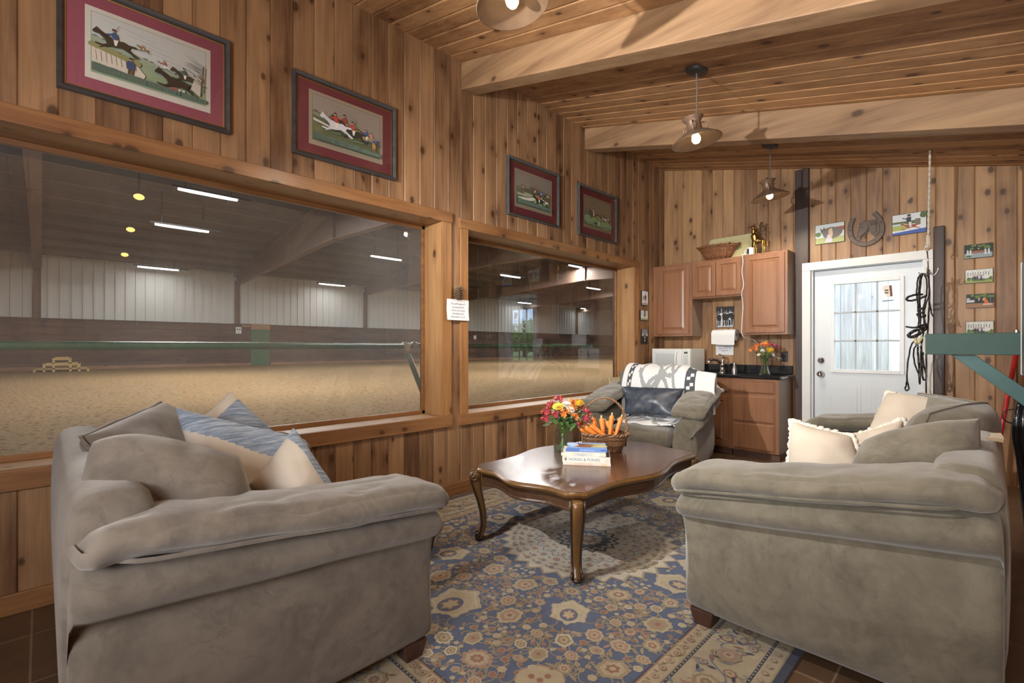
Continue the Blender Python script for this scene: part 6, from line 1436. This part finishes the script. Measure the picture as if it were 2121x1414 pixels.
PC = dict(red=(.36, .018, .05), orange=(.68, .19, .03), yellow=(.82, .52, .02), white=(.82, .80, .74), magenta=(.34, .02, .10), gerb=(.78, .22, .04), mum=(.80, .62, .05))
def petal(mb, o, d, up, L, W, cup, mat=0, n=4):
    d, up = d.normalized(), up.normalized(); s = d.cross(up).normalized(); rows = []
    for i in range(n+1):
        f = i/n; w_ = W*math.sin(PI*min(.96, .12+f*.84))**.8; c = o+d*L*f+up*(cup*L*f*f); rows.append([c-s*w_*.5+up*.12*w_, c, c+s*w_*.5+up*.12*w_])
    mb.loft(rows, False, mat, closed=False)
def bloom(kind, o, ax, r, seed):
    mb = MB(); random.seed(seed); ax = ax.normalized(); e1 = ax.orthogonal().normalized(); e2 = ax.cross(e1); mats = [plain('petal_'+kind, PC[kind], .5, .2, 60, sheen=.2), plain('throat_gold', (.6, .38, .05), .6, .3, 120), plain('petal_white', PC['white'], .6, .06, 60)]
    if kind in ('red', 'orange', 'magenta'):
        for q in range(3):   # a head of three funnels
            a0 = 2*PI*q/3+seed; o2 = o+(e1*math.cos(a0)+e2*math.sin(a0))*r*.55; ax2 = (ax+(e1*math.cos(a0)+e2*math.sin(a0))*.75).normalized(); f1 = ax2.orthogonal().normalized(); f2 = ax2.cross(f1)
            for k in range(6):
                a = 2*PI*k/6+(.2 if k % 2 else 0); rad = f1*math.cos(a)+f2*math.sin(a); petal(mb, o2-ax2*r*.4, ax2*.85+rad*(.55 if k % 2 else .45), rad, r*1.15, r*.5, .25)
            for k in range(3): a = 2*PI*k/3; mb.tube([o2, o2+ax2*r*.7+(f1*math.cos(a)+f2*math.sin(a))*r*.12], .0012, 4, mat=1)
    elif kind == 'gerb' or kind == 'mum' or kind == 'white':
        lay = 4 if kind != 'gerb' else 3
        for L_ in range(lay):
            n_ = 20-3*L_
            for k in range(n_):
                a = 2*PI*(k+.5*(L_ % 2))/n_+random.uniform(-.05, .05); rad = e1*math.cos(a)+e2*math.sin(a); petal(mb, o+ax*.002*L_, rad+ax*(.12+.32*L_), ax, r*(1-.17*L_), r*.26, .12, 2 if kind == 'white' else 0, 3)
        mb.ball(o+ax*.006, (r*.2,)*3, 8, 6, 1)
    else:   # rose: cupped overlapping petals
        for L_ in range(5):
            n_ = 3+L_
            for k in range(n_):
                a = 2*PI*k/n_+L_*.7; rad = e1*math.cos(a)+e2*math.sin(a); rr = r*(.18+.17*L_); petal(mb, o-ax*r*.5+rad*rr*.5, ax*1.0+rad*(.1+.14*L_), -rad, r*(1.15-.06*L_), r*(.55+.12*L_), .22-.05*L_)
    return mb, mats
def flower_thing(nm, kind, lab, vb, u, w_, z, r, group, seed, nleaf=2, base_r=.03):
    rt, aw = V(.7034, .7108, 0), V(-.7108, .7034, 0)
    top = vb+rt*u+aw*w_+V(0, 0, z); random.seed(seed+77)
    bs = vb+rt*(-u*.18)+aw*(-w_*.18)+V(0, 0, .014)
    bs = vb+V(*(bs-vb)[:2], 0).normalized()*min(base_r, (bs-vb).xy.length)+V(0, 0, .014)
    neck = vb+rt*u*.2+aw*w_*.2+V(0, 0, .17)
    t = thing(nm, lab, 'flower', bs, group=group); inv = Matrix.Translation(-bs)
    pts = spline([bs, neck, neck.lerp(top, .55)+V(0, 0, .012), top], 5)
    mb = MB(); mb.M = inv; mb.tube(pts, [.0032]*len(pts), 6); mb.build('stem', M_STEM, t, smooth=True)
    ax = (top-neck).normalized()+V(0, 0, .35)-aw*.55
    mb, mats = bloom(kind, top, ax, r, seed); mb.v = [inv @ p for p in mb.v]; mb.build('blossom', mats, t, smooth=True, recalc=False)
    for k in range(nleaf):
        p = neck.lerp(top, .35+.4*k/max(1, nleaf)); a = random.uniform(0, 6.28); d = (top-neck).normalized()*.3+rt*(u*3+math.cos(a)*.8)+aw*math.sin(a)*.6+V(0, 0, random.uniform(-.45, .25))
        mb = MB(); mb.M = inv; petal(mb, p, d, V(0, 0, 1), random.uniform(.06, .095), .026, -.15, 0, 5); mb.build('leaf', M_LEAF, t, smooth=True, recalc=False)
    return t
G1 = 'flowers in the jar on the coffee table'; G2 = 'flowers in the vase on the counter'
T = [('red', 'alstroemeria', 'deep red flower head at the very top of the jar bouquet', -.03, .02, .37, .024), ('red', 'alstroemeria', 'deep red flower head upper left in the jar bouquet', -.085, .03, .33, .024), ('red', 'alstroemeria', 'deep red flower head at the far left of the jar bouquet', -.125, -.01, .285, .024), ('red', 'alstroemeria', 'deep red flower head drooping lowest at the left of the jar', -.13, -.04, .245, .022),
     ('red', 'alstroemeria', 'deep red flower head left of centre under the yellow mum', -.06, -.06, .275, .021), ('red', 'alstroemeria', 'deep red flower head at the far right over the carrots', .17, .0, .275, .024), ('red', 'alstroemeria', 'deep red flower head low right just above the carrots', .155, -.04, .235, .022), ('red', 'alstroemeria', 'deep red flower head upper right behind the yellow rose', .13, .04, .31, .022), ('red', 'alstroemeria', 'deep red flower head hanging by the left end of the carrot basket', .105, -.05, .20, .018),
     ('mum', 'chrysanthemum', 'yellow chrysanthemum left of centre in the jar', -.04, -.03, .315, .036), ('white', 'chrysanthemum', 'white chrysanthemum in the middle of the jar bouquet', .02, -.01, .325, .036), ('white', 'chrysanthemum', 'smaller white chrysanthemum below the orange lilies in the jar', .045, -.05, .30, .028), ('orange', 'alstroemeria', 'orange flower head at the top right of centre in the jar', .065, .02, .345, .024), ('orange', 'alstroemeria', 'orange flower head at the front of the jar bouquet', .0, -.085, .285, .024), ('orange', 'alstroemeria', 'orange flower head low right of centre in the jar', .075, -.07, .26, .02), ('orange', 'alstroemeria', 'orange flower head between the white mum and yellow rose', .06, -.04, .315, .022), ('yellow', 'rose', 'yellow rose at the upper right of the jar bouquet', .115, -.0, .345, .032), ('yellow', 'rose', 'small yellow rose behind the orange flowers in the jar', .09, .03, .325, .026)]
for i, (k, nm, lb, u, w_, z, r) in enumerate(T): flower_thing(nm, k, lb, V1, u, w_, z, r*1.22, G1, i*3+1, 4, .045)
T = [('gerb', 'gerbera', 'orange gerbera daisy in the counter vase', -.02, -.03, .325, .052), ('yellow', 'rose', 'yellow rose at the front of the counter vase', .025, -.06, .275, .045), ('magenta', 'alstroemeria', 'magenta flower head at the right of the counter vase', .12, .0, .31, .034), ('magenta', 'alstroemeria', 'dark magenta flower head beside the gerbera, counter vase', .065, .02, .335, .03), ('orange', 'alstroemeria', 'orange flower head at the left of the counter vase', -.125, .0, .285, .034), ('orange', 'alstroemeria', 'rusty orange flower head upper left of the counter vase', -.075, .02, .325, .028), ('mum', 'chrysanthemum', 'small yellow chrysanthemum behind the gerbera, counter vase', .03, .03, .355, .03),
     ('white', 'chrysanthemum', 'small white blossom left of the yellow rose, counter vase', -.055, -.05, .265, .024), ('white', 'chrysanthemum', 'small white blossom lowest left in the counter vase', -.085, -.03, .22, .02), ('white', 'chrysanthemum', 'small white blossom right below the yellow rose, counter vase', .06, -.05, .22, .022)]
for i, (k, nm, lb, u, w_, z, r) in enumerate(T): flower_thing(nm, k, lb, V2, u, w_, z, r, G2, 100+i*3, 2, .03)
# ------------------------------------------------------------------ pendant lamps
M_COP = plain('aged_bronze', (.26, .17, .11), .45, .25, 25, .15, metal=.5); M_COPI = plain('shade_inside', (.20, .125, .075), .5, .2, 20, metal=.5); M_CAN = plain('canopy_black', (.035, .033, .032), .5, .2)
M_BULB = emis('bulb_glow', (1, .78, .46), 16.0)
for i, (x, y, zr, lb) in enumerate(((1.60, 1.55, 2.80, 'bronze hanging lamp cut by the top edge, nearest the camera'), (1.668, 3.338, 2.69, 'bronze hanging lamp in the middle of the three, in front of the second beam'), (1.606, 5.142, 2.70, 'bronze hanging lamp farthest away, near the kitchen'))):
    t = thing('pendant_lamp', lb, 'lamp', (x, y, zr), group='bronze hanging lamps'); cz = ceil_z(x)-zr
    mb = MB(); mb.M = Matrix.Translation((0, 0, cz)) @ Matrix.Rotation(math.atan(.25), 4, 'Y'); mb.lathe([(.0, -.03), (.06, -.028), (.074, -.018), (.076, -.003)], 24); mb.build('canopy', M_CAN, t, smooth=True, sharp=50)
    mb = MB(); mb.tube([(0, 0, .19), (.002, .001, .19+(cz-.19)*.5), (0, 0, cz-.02)], .0055, 8); mb.build('cord', plain('cord_grey', (.12, .11, .10), .7, .3, 60), t)
    T_ = Matrix.Rotation(math.radians(-9), 4, V(-.7108, .7034, 0))
    mb = MB(); mb.M = T_; mb.lathe([(.170, .0), (.172, .003), (.168, .010), (.115, .046), (.07, .072), (.054, .084), (.050, .10), (.048, .135), (.058, .155), (.070, .168), (.073, .174), (.06, .182), (.02, .19), (.008, .205), (.0, .206)], 40, cap=False); sh = mb.build('shade', M_COP, t, smooth=True, sharp=45)
    mb = MB(); mb.M = T_; mb.lathe([(.169, .0005), (.112, .042), (.068, .066), (.064, .064), (.060, .07), (.055, .068), (.05, .075), (.04, .079), (.0, .085)], 40, cap=False); mb.build('reflector', M_COPI, sh, smooth=True)
    for k in range(3):
        a = 2*PI*k/3+.8; mb = MB(); mb.M = T_; c, s = math.cos(a), math.sin(a)
        mb.tube([(c*r, s*r, z) for r, z in ((.048, .128), (.065, .137), (.085, .132), (.095, .112), (.092, .085), (.088, .06))], .005, 6); mb.build('strap', M_COP, sh, smooth=True)
    mb = MB(); mb.M = T_; mb.lathe([(.0, -.012), (.018, -.006), (.028, .008), (.031, .024), (.027, .042), (.018, .058), (.014, .075)], 20, cap=False); mb.build('bulb', M_BULB, t, smooth=True)
    bl_ = lamp('bulb_light', 'SPOT', (0, 0, -.015), 60, (1, .88, .70), .03, None, t); bl_.data.spot_size = math.radians(165); bl_.data.spot_blend = .35
# ------------------------------------------------------------------ rope, hook and bridle by the door
BY = 5.5
def curve(mb, pts, r, sq=None, dy=0.0, n=5): mb.tube([V(p[0], BY+dy+.012*math.sin(k*1.3), p[1]) for k, p in enumerate(spline([(a, 0, b) for a, b in pts], n)) for p in [(p.x, p.z)]], r, 6, sq=sq)
M_ROPE = plain('rope_cream', (.60, .55, .44), .9, .2, 200, .3); M_TACK = plain('black_leather', (.018, .016, .016), .35, .3, 60, .2, coat=.2)
t = thing('hanging_rope', 'cream rope hanging from the ceiling in front of the white door', 'rope', (2.765, BY, 2.08)); O = t.location
mb = MB()
for ph in (0, PI):
    mb.tube([V(2.765+.012*k/60+.004*math.cos(k*.9+ph), BY+.004*math.sin(k*.9+ph), 2.085+(2.935-2.085)*k/60)-O for k in range(61)], .006, 6)
for dx in (-.012, .012): mb.tube([V(2.765+dx, BY, 2.09)-O, V(2.765+dx*.6, BY, 2.2)-O], .006, 6)
mb.build('strands', M_ROPE, t, smooth=True)
mb = MB(); mb.tube([V(2.777+.014*math.cos(a), BY, 2.93+.014*math.sin(a))-O for a in (2*PI*i/12 for i in range(12))], .003, 6, closed=True); mb.build('eye_screw', M_CHROME, t, smooth=True)
t = thing('tack_hook', 'steel four pronged tack hook hanging from the cream rope', 'hook', (2.766, BY, 1.89)); O = t.location
mb = MB(); mb.tube([V(2.758+.02*math.cos(a), BY, 2.085+.02*math.sin(a))-O for a in (2*PI*i/14 for i in range(14))], .004, 6, closed=True)
mb.tube([V(2.758, BY, 2.065)-O, V(2.762, BY, 2.0)-O, V(2.766, BY, 1.89)-O], .005, 8); mb.build('shank', M_CHROME, t, smooth=True)
for pr, dy in (([(2.767, 1.89), (2.786, 1.859), (2.804, 1.845), (2.82, 1.864), (2.834, 1.907)], 0), ([(2.767, 1.89), (2.751, 1.871), (2.735, 1.852), (2.716, 1.854), (2.7, 1.881)], 0)):
    mb = MB(); mb.tube([p-O for p in spline([V(a, BY, b) for a, b in pr], 5)], .006, 8); mb.build('prong', M_STEEL, t, smooth=True)
for sg in (1, -1):
    mb = MB(); mb.tube([p-O for p in spline([V(2.766, BY, 1.89), V(2.766, BY+sg*.025, 1.86), V(2.766, BY+sg*.05, 1.848), V(2.766, BY+sg*.075, 1.87), V(2.766, BY+sg*.085, 1.905)], 5)], .006, 8); mb.build('prong', M_STEEL, t, smooth=True)
t = thing('bridle', 'black leather bridle bunched up on the tack hook in front of the door', 'bridle', (2.72, BY, 1.84)); O = t.location
def strap(nm, curves, r, sq=.5, mt=None, dy=0.0):
    mb = MB(); mb.M = Matrix.Translation(-O)
    for k, c in enumerate(curves): curve(mb, c, r, sq, dy+.008*k)
    return mb.build(nm, mt or M_TACK, t, smooth=True)
strap('headstall', [[(2.723, 1.868), (2.698, 1.831), (2.691, 1.764), (2.688, 1.688), (2.696, 1.603), (2.698, 1.544), (2.703, 1.459), (2.698, 1.392)], [(2.729, 1.866), (2.751, 1.825), (2.756, 1.758), (2.754, 1.691), (2.742, 1.617), (2.729, 1.542), (2.734, 1.475), (2.742, 1.399)]], .012)
strap('headstall', [[(2.723, 1.866), (2.713, 1.787), (2.707, 1.687), (2.71, 1.577), (2.716, 1.492), (2.713, 1.4), (2.691, 1.308)], [(2.735, 1.864), (2.767, 1.828), (2.772, 1.757), (2.77, 1.673), (2.748, 1.583), (2.739, 1.508), (2.745, 1.424), (2.729, 1.316)]], .011, dy=-.02)
strap('browband', [[(2.751, 1.671), (2.71, 1.649), (2.658, 1.635), (2.624, 1.64), (2.622, 1.659), (2.645, 1.676), (2.691, 1.686), (2.723, 1.685)]], .012, .8)
strap('keeper_straps', [[(2.694, 1.51), (2.723, 1.522), (2.748, 1.495), (2.723, 1.484), (2.697, 1.498)], [(2.698, 1.544), (2.723, 1.559), (2.745, 1.575)]], .01, .8, dy=-.03)
strap('noseband', [[(2.754, 1.39), (2.71, 1.341), (2.665, 1.312), (2.64, 1.317), (2.642, 1.338), (2.678, 1.367), (2.729, 1.391), (2.751, 1.407)]], .017, .8, dy=-.03)
strap('flash_strap', [[(2.622, 1.403), (2.671, 1.393), (2.716, 1.408), (2.751, 1.424)]], .01, .8, dy=-.04)
strap('reins', [[(2.684, 1.283), (2.655, 1.249), (2.639, 1.172), (2.625, 1.053), (2.621, .941), (2.616, .881), (2.609, .851), (2.62, .832), (2.635, .852), (2.629, .89), (2.622, .933)], [(2.687, 1.24), (2.668, 1.198), (2.668, 1.122), (2.681, 1.046), (2.7, .987), (2.707, .895)], [(2.694, 1.24), (2.696, 1.156), (2.702, 1.055), (2.707, .895)], [(2.716, 1.282), (2.715, 1.139), (2.707, .895)], [(2.723, 1.299), (2.716, 1.223), (2.723, 1.139), (2.739, 1.031), (2.751, .972), (2.745, .939), (2.729, .938), (2.723, 1.013), (2.726, 1.106), (2.729, 1.173)]], .008, .8)
strap('throat_lash', [[(2.767, 1.85), (2.773, 1.723), (2.772, 1.598), (2.767, 1.473), (2.762, 1.374), (2.754, 1.223), (2.753, 1.056), (2.751, .794)], [(2.77, 1.615), (2.78, 1.556), (2.789, 1.506), (2.801, 1.487)]], .007, .8)
strap('bit_guards', [[(2.679, 1.308), (2.687, 1.253)], [(2.726, 1.307), (2.698, 1.255)]], .012, 1, plain('rubber_cream', (.62, .58, .33), .6), dy=-.03)
mb = MB(); mb.M = Matrix.Translation(-O)
for (a, b) in ((2.702, 1.245), (2.735, 1.33)): mb.tube([(a+.018*math.cos(q), BY-.02, b+.018*math.sin(q)) for q in (2*PI*i/14 for i in range(14))], .003, 6, closed=True)
mb.build('bit_rings', M_CHROME, t, smooth=True)
# ------------------------------------------------------------------ right edge of the room
M_RACK = plain('rack_green', (.012, .055, .043), .55, .18, 14, .15); M_RACK_LIT = plain('rack_green_lit', (.05, .125, .125), .55, .15, 14, .15)  # brace is the same green, coloured lighter for the light on it
t = thing('saddle_rack', 'dark green painted wooden saddle rack with a diagonal brace, sticking out from the right wall', 'saddle rack', (3.44, 4.6, 1.24)); O = t.location
mb = MB(); mb.box(2.815, 3.445, 4.58, 4.62, 1.168, 1.318); mb.build('board', M_RACK, t, origin=O, bevel=.003)
mb = MB(); c = [(2.95, 1.166), (3.075, 1.166), (3.445, .825), (3.445, .70)]; mb.prism(c, 'y', 4.625, 4.66); mb.build('brace', M_RACK_LIT, t, origin=O, bevel=.003)
mb = MB(); mb.tube([(3.27, 4.6, 1.316), (3.27, 4.6, 1.335)], .014, 10); mb.build('bolt', M_STEEL, t, origin=O)
t = thing('television', 'black flat television seen edge on at the right edge of the picture', 'television', (3.40, 3.6, 1.38)); O = t.location
mb = MB(); mb.box(3.278, 3.325, 3.1, 4.0, 1.065, 1.70); mb.build('screen', M_BLACK, t, origin=O, bevel=.006)
mb = MB(); mb.box(3.273, 3.30, 3.985, 4.006, 1.06, 1.706); mb.build('bezel', plain('bezel_grey', (.42, .44, .46), .3, .05), t, origin=O, bevel=.006)
mb = MB(); mb.box(3.32, rx(3.6)-.004, 3.5, 3.7, 1.3, 1.45); mb.build('wall_bracket', M_BLACK, t, origin=O)
t = thing('red_pole', 'red metal pole leaning against the back wall behind the suede sofa', 'pole', (3.14, 5.72, .0))
mb = MB(); mb.tube([(0, 0, .004), (.175, .27, 1.26)], .017, 12); mb.build('shaft', plain('pole_red', (.42, .02, .025), .35, .15), t, smooth=True)
t = thing('black_tubular_rack', 'glossy black bent metal tubing standing between the suede sofa and right wall', 'rack', (3.27, 4.75, .0))
for dx in (0, .03):
    mb = MB(); mb.tube(spline([(.06+dx, .0, .0), (.02+dx, -.03, .45), (.0+dx, -.05, .62), (.008+dx, -.04, .75), (.03+dx, 0, .86), (.06+dx, .05, .95)], 6), .02, 12); mb.build('tube', plain('gloss_black', (.012, .013, .016), .12, .2), t, smooth=True)
mb = MB(); mb.tube(spline([(.02, 0, .80), (-.05, -.02, .78), (-.055, -.02, .72), (.0, 0, .69)], 6), .004, 6); mb.build('cable_loop', M_BLACK, t, smooth=True)
t = thing('black_floor_stand', 'black upright stand on the floor behind the near arm of the suede sofa', 'stand', (3.262, 2.30, .0))
mb = MB(); mb.tube([(0, 0, .02), (0, 0, .56)], .018, 10); mb.tube([(-.0, 0, .5), (-.014, .02, .68)], .012, 8); mb.build('post', M_BLACK, t)
mb = MB()
for a in (0, PI*2/3, PI*4/3): mb.tube([(0, 0, .05), (.11*math.cos(a+.9), .11*math.sin(a+.9), .012)], .011, 8)
mb.build('base', M_BLACK, t)
